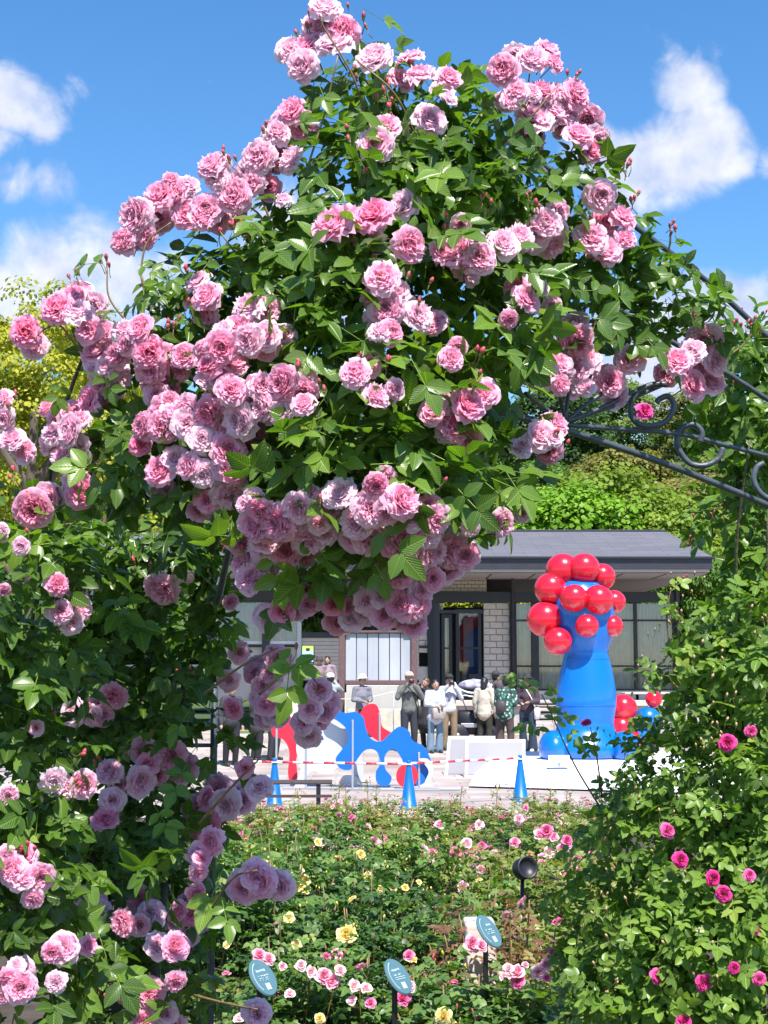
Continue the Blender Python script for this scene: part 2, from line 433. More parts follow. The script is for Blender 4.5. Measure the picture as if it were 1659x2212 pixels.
# ------------------------------------------------------------------ ground
def ground_z(y):
    if y < 16: return 0.4 * max(0, (16 - max(y, 2)) / 14) - 0.0
    if y < 29: return 0.0
    if y < 33.5: return (y - 29) / 4.5 * 0.24
    return 0.24
def strip(name, x0, x1, ys, zoff, material, nx=1):
    bm = bmesh.new()
    rows = [[bm.verts.new((x0 + (x1 - x0) * i / nx, y, (ground_z(y) if not callable(zoff) else zoff(y)) + (0 if callable(zoff) else zoff))) for i in range(nx + 1)] for y in ys]
    for a, b in zip(rows, rows[1:]):
        for i in range(nx): bm.faces.new((a[i], a[i + 1], b[i + 1], b[i]))
    o = part(name, bm, material); tag(o, kind='structure'); return o
strip('ground', -1500, 1500, [-1500, -20, 2, 16, 29, 33.5, 60, 1500], lambda y: ground_z(y) - 0.05 if y < 60 else 0.19, M['hill'])
strip('bed_soil', -8, 8, [1.0, 4, 8, 12, 16, 19.55], 0.0, M['soil'])
strip('plaza', -30, 30, [20.0, 24, 29, 31, 33.5, 50], 0.0, M['paving'])
o = part('kerb', nbox(-14, 14, 19.55, 20.0, -0.05, 0.06, bevel=0.015), M['stone_pale']); tag(o, kind='structure')
# hill behind
def hill_z(x, y):
    t = min(1, max(0, (y - 62) / 110))
    return 0.2 + 25 * t * t * (3 - 2 * t) * (1 + 0.12 * math.sin(x * .03 + 1)) + 0.6 * mnoise.noise((x * .06, y * .06, 0))
bm = bmesh.new()
gr = [[bm.verts.new((x, y, hill_z(x, y))) for x in range(-260, 261, 10)] for y in range(61, 402, 10)]
for a, b in zip(gr, gr[1:]):
    for i in range(len(a) - 1): bm.faces.new((a[i], a[i + 1], b[i + 1], b[i]))
tag(part('hill', bm, M['hill'], smooth=True), kind='structure')

# ------------------------------------------------------------------ leaf templates and scattering
def leaflet_template(rows=6, width=0.27, serr=0.02, fold=0.10, curl=0.10, peak=0.45):
    V, Fc, UV = [], [], []
    for i in range(rows + 1):
        t = i / rows
        w = width * (math.sin(math.pi * t ** (math.log(.5) / math.log(peak))) ** 0.8 if 0 < t < 1 else 0.0)
        w *= 1 + (serr * 4 if i % 2 else -serr * 2)
        z = curl * (0.25 * t - t * t)
        if i in (0, rows):
            V.append((0, t, z)); UV.append((0.5, t))
        else:
            V += [(-w, t - 0.03, z + fold * w / width), (0, t, z), (w, t - 0.03, z + fold * w / width)]
            UV += [(0.5 - w / width * .5, t), (0.5, t), (0.5 + w / width * .5, t)]
    L = lambda i: 1 + (i - 1) * 3
    Fc += [(0, L(1) + 1, L(1)), (0, L(1) + 2, L(1) + 1)]
    for i in range(1, rows - 1):
        a, b = L(i), L(i + 1)
        Fc += [(a, a + 1, b + 1, b), (a + 1, a + 2, b + 2, b + 1)]
    e = len(V) - 1; a = L(rows - 1)
    Fc += [(a, a + 1, e), (a + 1, a + 2, e)]
    return np.array(V, float), Fc, np.array(UV, float)
def xform(Tm, pos, rot, sc):
    return Tm @ (rot * sc).T + pos
def rotz(a): c, s = math.cos(a), math.sin(a); return np.array([[c, -s, 0], [s, c, 0], [0, 0, 1.]])
def rotx(a): c, s = math.cos(a), math.sin(a); return np.array([[1., 0, 0], [0, c, -s], [0, s, c]])
def roty(a): c, s = math.cos(a), math.sin(a); return np.array([[c, 0, s], [0, 1., 0], [-s, 0, c]])
def compound_template(seed, pairs=2, rows=6, width=0.27, small=False, rachis=True):
    """leaf of 2*pairs+1 leaflets joined by a leafstalk, unit length along +Y"""
    rg = random.Random(seed)
    Vs, Fs, Us = [], [], []
    n = 0
    def add(V, Fc, U):
        nonlocal n
        Vs.append(V); Us.append(U); Fs.extend([tuple(i + n for i in f) for f in Fc]); n += len(V)
    lv = leaflet_template(rows, width * rg.uniform(.92, 1.1), fold=rg.uniform(.05, .14), curl=rg.uniform(.05, .22))
    add(xform(lv[0], np.array((0, .57, 0)), rotx(rg.uniform(-.3, .15)), 0.43), lv[1], lv[2])
    for k in range(pairs):
        y = 0.50 - 0.30 * k
        s = 0.39 - 0.05 * k
        for sg in (-1, 1):
            a = -sg * (math.radians(66 + 6 * k) + rg.uniform(-.2, .2))
            rr = rotz(a) @ roty(rg.uniform(-.35, .35)) @ rotx(rg.uniform(-.35, .2))
            add(xform(lv[0], np.array((0, y + rg.uniform(-.03, .03), 0)), rr, s * rg.uniform(.9, 1.1)), lv[1], lv[2])
    if rachis:
        w = 0.008
        ys = [0, .25, .58]
        V = np.array([(x * w, y, z * w - .004) for y in ys for x, z in ((-1, 0), (1, 0), (0, -1.4))])
        Fc = []
        for i in range(2):
            for k in range(3):
                a, b = i * 3 + k, i * 3 + (k + 1) % 3
                Fc.append((a, b, b + 3, a + 3))
        add(V, Fc, np.full((len(V), 2), 0.5))
    return np.vstack(Vs), Fs, np.vstack(Us)
def template_mesh(name, T, material, tint=0.5):
    me = bpy.data.meshes.new(name)
    me.from_pydata([tuple(v) for v in T[0]], [], T[1])
    uv = me.uv_layers.new(name='UVMap')
    li = np.zeros(len(me.loops), int); me.loops.foreach_get('vertex_index', li)
    uv.data.foreach_set('uv', T[2][li].ravel())
    at = me.attributes.new('tint', 'FLOAT', 'POINT'); at.data.foreach_set('value', np.full(len(T[0]), tint))
    me.polygons.foreach_set('use_smooth', [True] * len(me.polygons))
    me.materials.append(material)
    return me
def scatter_mesh(name, temps, which, pos, rots, scale, tint, materials, slot=None):
    """one mesh from many copies of small templates, put together with numpy"""
    VV, LI, LT, UU, TT, MI = [], [], [], [], [], []
    off = 0
    for k, T in enumerate(temps):
        idx = np.nonzero(which == k)[0]
        if len(idx) == 0: continue
        V, Fc, U = T
        fl = np.concatenate([np.array(f) for f in Fc]); ft = np.array([len(f) for f in Fc])
        W = np.einsum('nij,vj->nvi', rots[idx], V) * scale[idx][:, None, None] + pos[idx][:, None, :]
        m, v = W.shape[:2]
        VV.append(W.reshape(-1, 3))
        LI.append((fl[None, :] + (np.arange(m) * v)[:, None] + off).ravel())
        LT.append(np.tile(ft, m))
        UU.append(np.tile(U[fl], (m, 1)))
        TT.append(np.repeat(tint[idx], v))
        MI.append(np.repeat(slot[idx] if slot is not None else np.zeros(m, int), len(ft)))
        off += m * v
    VV, LI, LT, UU, TT, MI = map(np.concatenate, (VV, LI, LT, UU, TT, MI))
    me = bpy.data.meshes.new(name)
    me.vertices.add(len(VV)); me.vertices.foreach_set('co', VV.ravel())
    me.loops.add(len(LI)); me.loops.foreach_set('vertex_index', LI.astype(np.int32))
    me.polygons.add(len(LT))
    me.polygons.foreach_set('loop_start', np.concatenate(([0], np.cumsum(LT)[:-1])).astype(np.int32))
    me.polygons.foreach_set('loop_total', LT.astype(np.int32))
    me.polygons.foreach_set('material_index', MI.astype(np.int32))
    me.polygons.foreach_set('use_smooth', np.ones(len(LT), bool))
    me.update(calc_edges=True)
    uv = me.uv_layers.new(name='UVMap'); uv.data.foreach_set('uv', UU.ravel())
    at = me.attributes.new('tint', 'FLOAT', 'POINT'); at.data.foreach_set('value', TT)
    for m_ in materials: me.materials.append(m_)
    return me
def frames(n, d):
    """rotation matrices with local Z = n and local Y = d made orthogonal"""
    n = n / np.linalg.norm(n, axis=1, keepdims=True)
    d = d - n * (n * d).sum(1, keepdims=True)
    d = d / np.maximum(np.linalg.norm(d, axis=1, keepdims=True), 1e-6)
    x = np.cross(d, n)
    return np.stack([x, d, n], axis=2)
nrg = np.random.default_rng(11)

def sample_blobs(blobs, per_area, rg, back=0.45, inner=(0.55, 1.04), keep=0.72):
    """points on and just under the surface of a union of balls; blobs = (centre, radius, density)"""
    cs = np.array([b[0] for b in blobs]); rs = np.array([b[1] for b in blobs])
    Pn, Nn = [], []
    for (c, r, dens) in blobs:
        n = int(4 * math.pi * r * r * per_area * dens)
        v = rg.normal(size=(n, 3)); v /= np.linalg.norm(v, axis=1, keepdims=True)
        rad = inner[1] - (inner[1] - inner[0]) * rg.random(n) ** 1.6
        rad *= 1 + 0.10 * rg.normal(size=n) * 0.6
        p = np.array(c) + v * (r * rad)[:, None]
        d = np.linalg.norm(p[:, None, :] - cs[None], axis=2) / rs[None]
        ok = (d.min(1) > inner[0] * 0.95) | (rg.random(n) < 0.06)
        k = np.where(v[:, 1] > 0.35, back, 1.0)
        ok &= rg.random(n) < k
        Pn.append(p[ok]); Nn.append(v[ok])
    return np.vstack(Pn), np.vstack(Nn)
def leaf_frames(nv, rg, up=0.55, rand=0.55, droop=0.5):
    n = nv * 0.6 + np.array((0, -0.1, up)) + rg.normal(size=nv.shape) * rand
    d = nv * 0.5 + rg.normal(size=nv.shape) * 0.8 + np.array((0, 0, -droop))
    return frames(n, d)

# ------------------------------------------------------------------ flowers
def flower_mesh(name, seed, petals=50, nu=6, nv=4, openness=1.0, mats=None, ruffle=0.05, deep=0.0, stalk=0.6, stamen=True):
    """many-petalled rose, diameter about 1, facing +Z, centre of the cup at the origin"""
    rg = random.Random(seed)
    V, Fc, T, MI = [], [], [], []
    for i in range(petals):
        q = (i + 0.5) / petals                      # 0 innermost, 1 outermost
        az = i * 2.39996 + rg.uniform(-.35, .35)
        th = math.radians(14 + 92 * q ** 0.9 * openness + rg.uniform(-9, 9))
        Ln = 0.26 + 0.27 * q + rg.uniform(-.03, .03)
        Wd = (0.15 + 0.12 * q) * rg.uniform(.85, 1.2)
        r0 = 0.02 + 0.05 * q
        z0 = -0.16 + 0.02 * (1 - q)
        rad = Vector((math.cos(az), math.sin(az), 0)); tan = Vector((-math.sin(az), math.cos(az), 0)); up = Vector((0, 0, 1))
        ph = rg.uniform(0, 6.3); fr = rg.uniform(3.5, 6.5); tw = rg.uniform(-.25, .25); lift = rg.uniform(-.15, .2)
        base = len(V)
        for a in range(nv + 1):
            s = a / nv
            for b in range(nu + 1):
                t = b / nu * 2 - 1
                sl = s * (1 - 0.20 * t * t * s) * (1 + 0.05 * math.sin(fr * t + ph) * s)
                # integrate the petal's curve: starts steep, opens, tip curls
                steps = 5; r, z = r0, z0
                for k in range(steps):
                    u = (k + .5) / steps * sl
                    phi = th * (0.35 + 1.0 * u) - (0.9 if q < .6 else .25) * u * u * (1 - q) + (0.35 + lift) * max(0, u - .7) * 2
                    r += Ln * sl / steps * math.sin(phi); z += Ln * sl / steps * math.cos(phi)
                w = Wd * (0.30 + 0.95 * math.sin(min(1, s * 1.1) * math.pi * 0.55)) * (1 - 0.18 * max(0, s - .75) * 4)
                cup = 0.5 * (t * t) * w * (0.9 - .3 * q)
                rf = ruffle * (s ** 1.5) * math.sin(fr * t * 1.5 + ph) + ruffle * .6 * s * math.sin(9 * t + ph * 2)
                p = rad * (r - cup * (0.6 + .4 * s) + rf * math.cos(th)) + tan * (t * w + tw * s * w) + up * (z + cup * .45 + rf * math.sin(th))
                V.append(p)
                edge = s * 0.62 + 0.22 * q + 0.12 * abs(t) * s - deep
                T.append(max(0, min(1, 0.10 + edge + rg.uniform(-.03, .03))))
        for a in range(nv):
            for b in range(nu):
                k = base + a * (nu + 1) + b
                Fc.append((k, k + 1, k + nu + 2, k + nu + 1)); MI.append(0)
    def addbm(fn, mi):
        bm = bmesh.new(); fn(bm)
        o = len(V)
        bm.verts.index_update()
        V.extend([v.co.copy() for v in bm.verts]); T.extend([.5] * len(bm.verts))
        for f in bm.faces:
            Fc.append(tuple(o + v.index for v in f.verts)); MI.append(mi)
        bm.free()
    addbm(lambda bm: lathe(bm, [(0, -.30), (.07, -.27), (.09, -.20), (.12, -.13), (.05, -.10)], seg=8), 1)
    if stalk > 0:
        bx_, by_ = rg.uniform(-.15, .15), rg.uniform(-.15, .15)
        addbm(lambda bm: tube(bm, [(0, 0, -.26), (bx_ * .4, by_ * .4, -.26 - stalk * .5), (bx_, by_, -.26 - stalk)], .02, 5), 2)
    if stamen:
        def st(bm):
            for k in range(10):
                a = rg.uniform(0, 6.3); rr = rg.uniform(.0, .07)
                ball(bm, (rr * math.cos(a), rr * math.sin(a), rg.uniform(-.02, .05)), .016, u=5, v=3)
        addbm(st, 3)
    me = bpy.data.meshes.new(name)
    me.from_pydata([tuple(v) for v in V], [], Fc)
    at = me.attributes.new('tint', 'FLOAT', 'POINT'); at.data.foreach_set('value', T)
    for m_ in (mats or [M['petal'], M['calyx'], M['stalk'], M['stamen']]): me.materials.append(m_)
    me.polygons.foreach_set('material_index', MI)
    me.polygons.foreach_set('use_smooth', [True] * len(me.polygons))
    me.update()
    return me
def bud_mesh(name, seed, budmat, stalk=2.6):
    rg = random.Random(seed)
    bm = bmesh.new()
    f = rg.uniform(.8, 1.1)
    lathe(bm, [(0.18, .0), (.36 * f, .3), (.38 * f, .6), (.24, 1.0), (0, 1.25)], seg=9)
    for f_ in bm.faces: f_.material_index = 0
    n0 = len(bm.faces)
    lathe(bm, [(.06, -.45), (.22, -.28), (.26, -.08), (.20, .05)], seg=8)
    for k in range(5):                                   # sepals
        a = 2 * math.pi * k / 5 + .3
        c, s = math.cos(a), math.sin(a); t = Vector((-s, c, 0))
        pts = [Vector((c * .24, s * .24, -.02)), Vector((c * .42, s * .42, .42)), Vector((c * (.34 + rg.uniform(-.1, .35)), s * .38, .95 + rg.uniform(-.2, .2)))]
        v = [bm.verts.new(pts[0] + t * .12), bm.verts.new(pts[0] - t * .12), bm.verts.new(pts[1] - t * .1), bm.verts.new(pts[1] + t * .1), bm.verts.new(pts[2])]
        bm.faces.new(v[:4]); bm.faces.new((v[3], v[2], v[4]))
    bm.faces.ensure_lookup_table()
    for f_ in bm.faces[n0:]: f_.material_index = 1
    n1 = len(bm.faces)
    tube(bm, [(0, 0, -.4), (rg.uniform(-.3, .3), rg.uniform(-.3, .3), -stalk * .55), (rg.uniform(-.8, .8), rg.uniform(-.8, .8), -stalk)], [.075, .08, .1], 5)
    bm.faces.ensure_lookup_table()
    for f_ in bm.faces[n1:]: f_.material_index = 2
    return bm_mesh(bm, name, [budmat, M['calyx'], M['stalk']], True)

PINK = [flower_mesh('flower', 100 + k, petals=(40, 56, 48, 62, 36, 52, 58, 44)[k], openness=(1.0, .92, 1.08, .8, 1.0, 1.12, .86, .97)[k], stamen=False, deep=(0, 0.05, 0.12, 0, 0.18, 0.03, .08, 0)[k], ruffle=.055 + .012 * (k % 3)) for k in range(8)]
fm = [M['petal_magenta'], M['calyx'], M['stalk'], M['stamen']]
MAGENTA = [flower_mesh('flower', 200 + k, petals=34, nu=5, nv=3, mats=fm, openness=1.0) for k in range(3)]
fr_ = [M['petal_rose'], M['calyx'], M['stalk'], M['stamen']]
BEDPINK = [flower_mesh('flower', 220 + k, petals=14 + 5 * k, nu=4, nv=3, mats=fr_, openness=.8 + .1 * k, deep=.1 * k) for k in range(3)]
fy = [M['petal_yellow'], M['calyx'], M['stalk'], M['stamen']]
YELLOW = [flower_mesh('flower', 240 + k, petals=14 + 3 * k, nu=4, nv=3, mats=fy, openness=.85 + .1 * k) for k in range(3)]
BUD = [bud_mesh('bud', 300 + k, M['bud']) for k in range(4)]
BUDP = [bud_mesh('bud', 340 + k, mat('bud_cream', (0.62, 0.36, 0.22), 0.5, 0.4, 60)) for k in range(3)]
BUDY = [bud_mesh('bud', 320 + k, M['bud_yellow']) for k in range(2)]

def place(me, name, parent, loc, axis, size, rg, roll=None):
    o = bpy.data.objects.new(name, me)
    C.objects.link(o)
    q = Vector(axis).normalized().to_track_quat('Z', 'Y') @ Quaternion((0, 0, 1), rg.uniform(0, 6.28) if roll is None else roll)
    o.parent = parent
    o.location = Vector(loc) - parent.location
    o.rotation_mode = 'QUATERNION'; o.rotation_quaternion = q
    o.scale = (size, size, size)
    return o
#__PART2__
# ------------------------------------------------------------------ buildings and plaza things use these
def fbox(px0, py0, px1, py1, Y, th, mat_, name, parent=None, bevel=0.0):
    a, b = P(px0, py0, Y), P(px1, py1, Y)
    return part(name, nbox(min(a.x, b.x), max(a.x, b.x), Y, Y + th, min(a.z, b.z), max(a.z, b.z), bevel=bevel), mat_, parent)
def wx(px, Y): return (px - 829.5) / F * Y / (CA - 0.0)          # close enough near the horizon
def wz(py, Y): return P(829.5, py, Y).z

# ================================================================== the climbing rose in front
def blobs_from(lst):
    return [(tuple(P(px, py, Y)), r / F * Y, (d if d else 1.0)) for (px, py, r, Y, d) in lst]
crown = [(760,215,95,3.2,.7),(880,290,140,3.2,1),(1010,310,130,3.3,.9),(760,430,160,3.1,1),(950,470,180,3.1,1),(1120,450,140,3.2,.9),(1230,430,90,3.3,.8),
 (640,560,140,3.1,1),(520,640,125,3.1,1),(800,640,200,2.95,1),(1000,680,180,3.0,1),(1170,630,110,3.2,.7),(420,610,75,3.15,.7),
 (370,760,125,3.1,.9),(255,850,75,3.2,.7),(560,820,170,2.95,1),(760,860,200,2.85,1),(970,860,150,2.9,1),(1040,960,80,3.05,.9),
 (210,1010,70,3.2,.8),(300,960,130,3.1,1),(480,980,150,3.0,1),(660,1030,160,2.85,1),(850,1050,140,2.8,1),(990,1070,95,2.85,1),
 (620,1200,80,2.95,1),(760,1210,90,2.95,1),(900,1190,80,2.9,1),(720,1270,45,3,1),
 (1080,1060,45,2.9,.9)]
column = [(60,1250,130,3.1,1),(215,1250,140,3.9,1),(390,1200,120,3.85,1),(50,1450,130,3.2,1),(250,1470,170,4.05,1),(425,1400,85,3.9,1),(50,1680,130,3.2,1),(270,1700,180,4.0,1),(430,1600,65,3.75,1),
 (50,1890,140,3.15,1),(270,1920,175,3.85,1),(390,1880,60,3.3,.8),(60,2110,150,3.1,1),(280,2140,150,3.5,1),(380,2090,60,3.3,.8),(60,1110,60,3.15,.7)]
sparse = [(1300,520,75,3.35,.75),(1330,630,75,3.4,.7),(1420,610,65,3.45,.7),(1250,690,85,3.3,.75),(1370,710,65,3.4,.6),(1490,670,65,3.5,.65),(1120,760,75,3.15,.8),(1440,550,40,3.5,.5),(1250,520,80,3.3,.8),(1560,720,55,3.55,.55),(1160,350,70,3.3,.6),(1300,360,35,3.3,.6),(1540,660,45,3.6,.45),
 (320,590,35,3.15,.5),(60,640,0,3.1,0)][:-1]
base_left = P(250, 2212, 3.3); base_left.z = ground_z(3.3)
rose = empty('climbing_rose', base_left, 0, 'tall climbing rose with large pale pink blooms over the near side of the arch', 'climbing rose')
bl = blobs_from(crown + column + sparse)
COMP = [compound_template(10 + k, pairs=2, rows=6, width=0.29) for k in range(4)] + [compound_template(20 + k, pairs=1, rows=6, width=0.30) for k in range(2)]
# lists of blooms read from the photograph: x, y, diameter
BL = """702,15,75;738,65,75;720,92,85;652,142,75;808,127,80;628,240,70;598,285,60;560,340,80;628,345,62;812,312,78;458,357,65;470,385,55;505,422,78;545,395,60;445,450,66;408,465,70;437,470,60;292,468,88;345,420,75;378,420,62;265,520,60;315,512,50;717,483,100;805,462,90;612,430,40;370,388,40;
906,160,72;969,168,58;968,212,45;930,257,75;1085,148,70;1150,128,68;1197,135,48;1115,195,60;1172,195,60;1208,205,60;1245,205,65;1240,185,45;1155,255,88;1190,245,60;1250,290,72;1100,220,45;870,443,75;885,528,80;1298,422,70;1345,467,65;1278,510,78;1350,515,50;1178,480,70;1148,508,80;1087,525,72;985,543,90;1035,557,75;995,485,45;950,545,50;
55,716,70;122,664,75;168,672,70;190,712,60;208,757,72;213,790,60;220,822,62;252,765,62;303,710,65;270,745,50;322,762,75;322,798,68;338,852,58;190,865,68;152,930,72;170,905,50;446,640,68;440,682,62;535,662,72;535,735,70;573,725,70;398,770,58;478,752,72;450,788,60;482,712,50;610,828,78;500,842,70;567,878,66;607,892,60;655,872,55;352,920,70;395,870,52;405,912,70;450,895,72;515,908,80;437,948,60;478,920,60;385,890,50;492,972,76;345,1015,72;405,1008,60;500,1010,72;442,1025,62;495,1068,80;447,1080,55;528,1090,40;303,960,48;177,1062,72;70,1100,80;25,950,60;10,905,50;5,860,45;115,935,55;135,980,60;100,880,40;562,1105,62;642,1098,70;600,1130,80;735,1065,75;812,1048,52;768,805,66;812,855,60;2,1150,40;820,715,50;
827,599,80;835,668,74;903,682,68;845,718,55;1138,645,65;1100,690,42;1192,660,40;975,775,55;855,840,45;937,885,66;1010,873,76;985,920,70;1012,950,66;962,935,50;1168,803,72;1245,740,80;1240,795,70;1212,830,50;1262,835,48;1318,822,70;1362,774,66;1462,778,70;1520,738,78;1545,780,58;1498,830,68;1168,940,70;1125,965,50;1195,945,45;870,1080,80;940,1125,68;1130,1110,38;1083,1130,60;1015,1140,40;
562,1178,72;618,1190,72;667,1166,72;580,1150,60;705,1155,50;796,1166,76;770,1130,70;873,1170,90;922,1150,72;936,1190,70;978,1190,78;1005,1200,60;897,1212,60;859,1236,66;935,1250,50;800,1100,76;835,1110,60;690,1130,50;545,1247,72;667,1305,56;608,1320,62;498,1300,38;720,1305,60;754,1310,58;761,1337,62;790,1298,55;824,1288,50;866,1302,80;900,1305,70;908,1278,55;883,1322,60;
517,1410,50;494,1470,52;600,1424,66;587,1452,58;570,1480,58;576,1520,60;503,1530,50;690,1490,60;670,1530,60;655,1560,60;530,1660,45;560,1700,62;490,1730,60;
45,1180,38;125,1262,50;130,1320,62;174,1312,58;349,1274,76;8,1276,30;157,1537,64;195,1545,60;243,1505,66;222,1545,52;78,1572,36;370,1632,72;318,1650,60;235,1665,62;305,1685,66;183,1695,66;115,1685,60;
243,1728,60;300,1700,52;228,1768,60;18,1718,48;25,1875,70;48,1895,62;88,1895,66;70,1942,50;15,1850,50;216,1975,66;265,1993,64;325,1975,70;300,1998,50;135,2048,76;112,2058,50;190,2042,48;45,2133,72;20,2120,60;35,2085,42;120,2122,50;280,2142,66;325,2145,66;380,2122,50;358,2190,56;312,2205,55;270,2203,40;443,1785,80;488,1740,72;445,1722,50;453,1818,66;436,1855,42;429,1885,46;552,1890,72;560,1905,78;385,1970,52;412,1975,52;378,2045,66;410,2025,50;556,2190,66;425,1930,48"""
BL = [tuple(map(float, s.split(','))) for s in BL.replace('\n', '').split(';') if s.strip()]
rgf = random.Random(5)
cs = np.array([b[0] for b in bl]); rs = np.array([b[1] for b in bl])
def hit_depth(px, py, cs, rs, default):
    o = Vector((0, 0, CAMZ)); d = pdir(px, py)
    best = None; nb = None
    for c, r in zip(cs, rs):
        oc = o - Vector(c); b = oc.dot(d); q = oc.dot(oc) - r * r; D = b * b - q
        if D > 0:
            t = -b - math.sqrt(D); p = o + d * t
            if best is None or p.y < best: best = p.y; nb = (p - Vector(c)).normalized()
    if best is None:
        # nearest ball's centre depth
        k = min(range(len(cs)), key=lambda i: (Vector(cs[i]) - (o + d * ((cs[i][1]) / d.y))).length - rs[i])
        return cs[k][1] - rs[k] * .3, Vector((d.x * 2, -.8, .3)).normalized()
    return best, nb
bloom_pts = []
for (px, py, dpx) in BL:
    Y, nb = hit_depth(px, py, cs, rs, 3.0)
    if py < 1260 and 1150 > px: Y = min(Y, 3.12)
    Y -= 0.035
    size = dpx / F * Y * (1.15 if py < 1300 else 1.02)
    ax = Vector((nb.x * .75 + rgf.uniform(-.45, .45), -1.0 + rgf.uniform(-.1, .35), nb.z * .45 + rgf.uniform(-.35, .55) - (.15 if py > 1100 else 0)))
    p = P(px, py, Y)
    place(rgf.choice(PINK), 'flower', rose, p, ax, size, rgf)
    bloom_pts.append((px, py, Y, dpx))
    if rgf.random() < .28 and dpx > 55 and py < 1300:              # a neighbour tucked a little deeper in the bunch
        a_ = rgf.uniform(0, 6.28); qx, qy = px + math.cos(a_) * dpx * .62, py + math.sin(a_) * dpx * .55
        place(rgf.choice(PINK), 'flower', rose, P(qx, qy, Y + .035), ax + Vector((math.cos(a_), 0, -math.sin(a_))) * .6, size * .9, rgf)
# the fuller bunches: more blooms packed behind the ones read from the photograph
EX = []
for (px, py, Y, dpx) in bloom_pts:
    if dpx < 52: continue
    near = sum(1 for b in bloom_pts if abs(b[0] - px) < 110 and abs(b[1] - py) < 110)
    for k in range(2 if near > 4 else 1 if near > 1 else 0):
        a_ = rgf.uniform(0, 6.28)
        EX.append((px + math.cos(a_) * dpx * .55, py + math.sin(a_) * dpx * .5, Y + .055 + .03 * k, dpx * rgf.uniform(.8, 1.0)))
EX = [e_ for e_ in EX if rgf.random() < (.62 if e_[1] < 1260 else .8 if e_[0] > 360 else .3)]
def mesh_arrays(me):
    v = np.empty(len(me.vertices) * 3); me.vertices.foreach_get('co', v)
    return v.reshape(-1, 3), [tuple(p.vertices) for p in me.polygons], np.zeros((len(me.vertices), 2)), np.array([d_.value for d_ in me.attributes['tint'].data]), [p.material_index for p in me.polygons]
VV, FF, TT2, MM = [], [], [], []; off = 0
ARR = [mesh_arrays(m_) for m_ in PINK[:4]]
for (px, py, Y, dpx) in EX:
    V_, F_, U_, T_, I_ = rgf.choice(ARR); s_ = dpx / F * Y * 1.12
    q = Vector((rgf.uniform(-.7, .7), -1, rgf.uniform(-.5, .7))).normalized().to_track_quat('Z', 'Y').to_matrix()
    c_ = P(px, py, Y) - base_left
    VV.append(V_ @ np.array(q).T * s_ + np.array(c_)); FF += [tuple(i + off for i in f) for f in F_]; TT2.append(np.clip(T_ + rgf.uniform(-.15, .2), 0, 1)); MM += I_; off += len(V_)
me = bpy.data.meshes.new('flowers_behind'); me.from_pydata(np.vstack(VV).tolist(), [], FF)
at = me.attributes.new('tint', 'FLOAT', 'POINT'); at.data.foreach_set('value', np.concatenate(TT2))
for m_ in PINK[0].materials: me.materials.append(m_)
me.polygons.foreach_set('material_index', MM); me.polygons.foreach_set('use_smooth', [True] * len(MM)); me.update()
tag(meshobj('blossom', me, rose), kind='stuff')
bloom_pts += EX
print('flowers', len(BL), len(EX))
Pn, Nn = sample_blobs(bl, 520, nrg)
Rn = leaf_frames(Nn, nrg)
sc_ = nrg.uniform(0.080, 0.145, len(Pn)) * nrg.uniform(.85, 1.15, len(Pn))
wh = nrg.integers(0, 6, len(Pn))
tn = np.clip(nrg.normal(0.42, 0.2, len(Pn)) + 0.10 * (Nn[:, 2]), 0, 1)
# no leaf lies over a bloom that the photograph shows open to view
def clear_of(Pq, pts, pad=1.0, reach=.05):
    d = Pq - np.array((0, 0, CAMZ)); f = d[:, 1] * CA + d[:, 2] * SA; u = -d[:, 1] * SA + d[:, 2] * CA
    X = 829.5 + d[:, 0] / f * F; Yp = 1106 - u / f * F
    ok = np.ones(len(Pq), bool)
    for (px, py, Y, dp) in pts:
        ok &= ~((np.hypot(X - px, Yp - py) < dp * .5 * pad + reach / Y * F * .6) & (Pq[:, 1] < Y + .05))
    return ok
kp = (clear_of(Pn, bloom_pts) | (nrg.random(len(Pn)) < .06)) & clear_of(Pn, [(x_, 886 + (x_ - 1060) * .26, 3.4, 34) for x_ in range(1075, 1290, 22)] + [(1394, 887, 4.6, 60), (1330, 860, 3.5, 40)], reach=.03)
Pn, Nn, Rn, sc_, wh, tn = Pn[kp], Nn[kp], Rn[kp], sc_[kp], wh[kp], tn[kp]
# the leaves that show largest become leaves of their own
front = np.argsort(Pn[:, 1] + 0.4 * nrg.random(len(Pn)) - 2.0 * (sc_ - .09))
own = front[:290]
LEAFMESH = [template_mesh('leaf', T, M['leaf'], 0.5) for T in COMP]
def leaf_object(me, parent, p, Rm, s):
    o = bpy.data.objects.new('leaf', me); C.objects.link(o); o.parent = parent
    m4 = Matrix([[*Rm[0], 0], [*Rm[1], 0], [*Rm[2], 0], [0, 0, 0, 1]])
    o.rotation_mode = 'QUATERNION'; o.rotation_quaternion = m4.to_quaternion()
    o.location = Vector(p) - parent.location; o.scale = (s, s, s)
    return o
def leaf_tail(idx):
    rest = np.ones(len(Pn), bool); rest[idx] = False
    return np.nonzero(rest)[0]
for i in own:
    leaf_object(LEAFMESH[wh[i]], rose, Pn[i] + np.array((0, -0.02, 0)), Rn[i] , sc_[i] * 1.12)
rest = leaf_tail(own)
me = scatter_mesh('foliage', COMP, wh[rest], Pn[rest] - np.array(base_left), Rn[rest], sc_[rest], tn[rest], [M['leaf']])
o = meshobj('foliage', me, rose); tag(o, kind='stuff')
print('rose leaves', len(Pn))

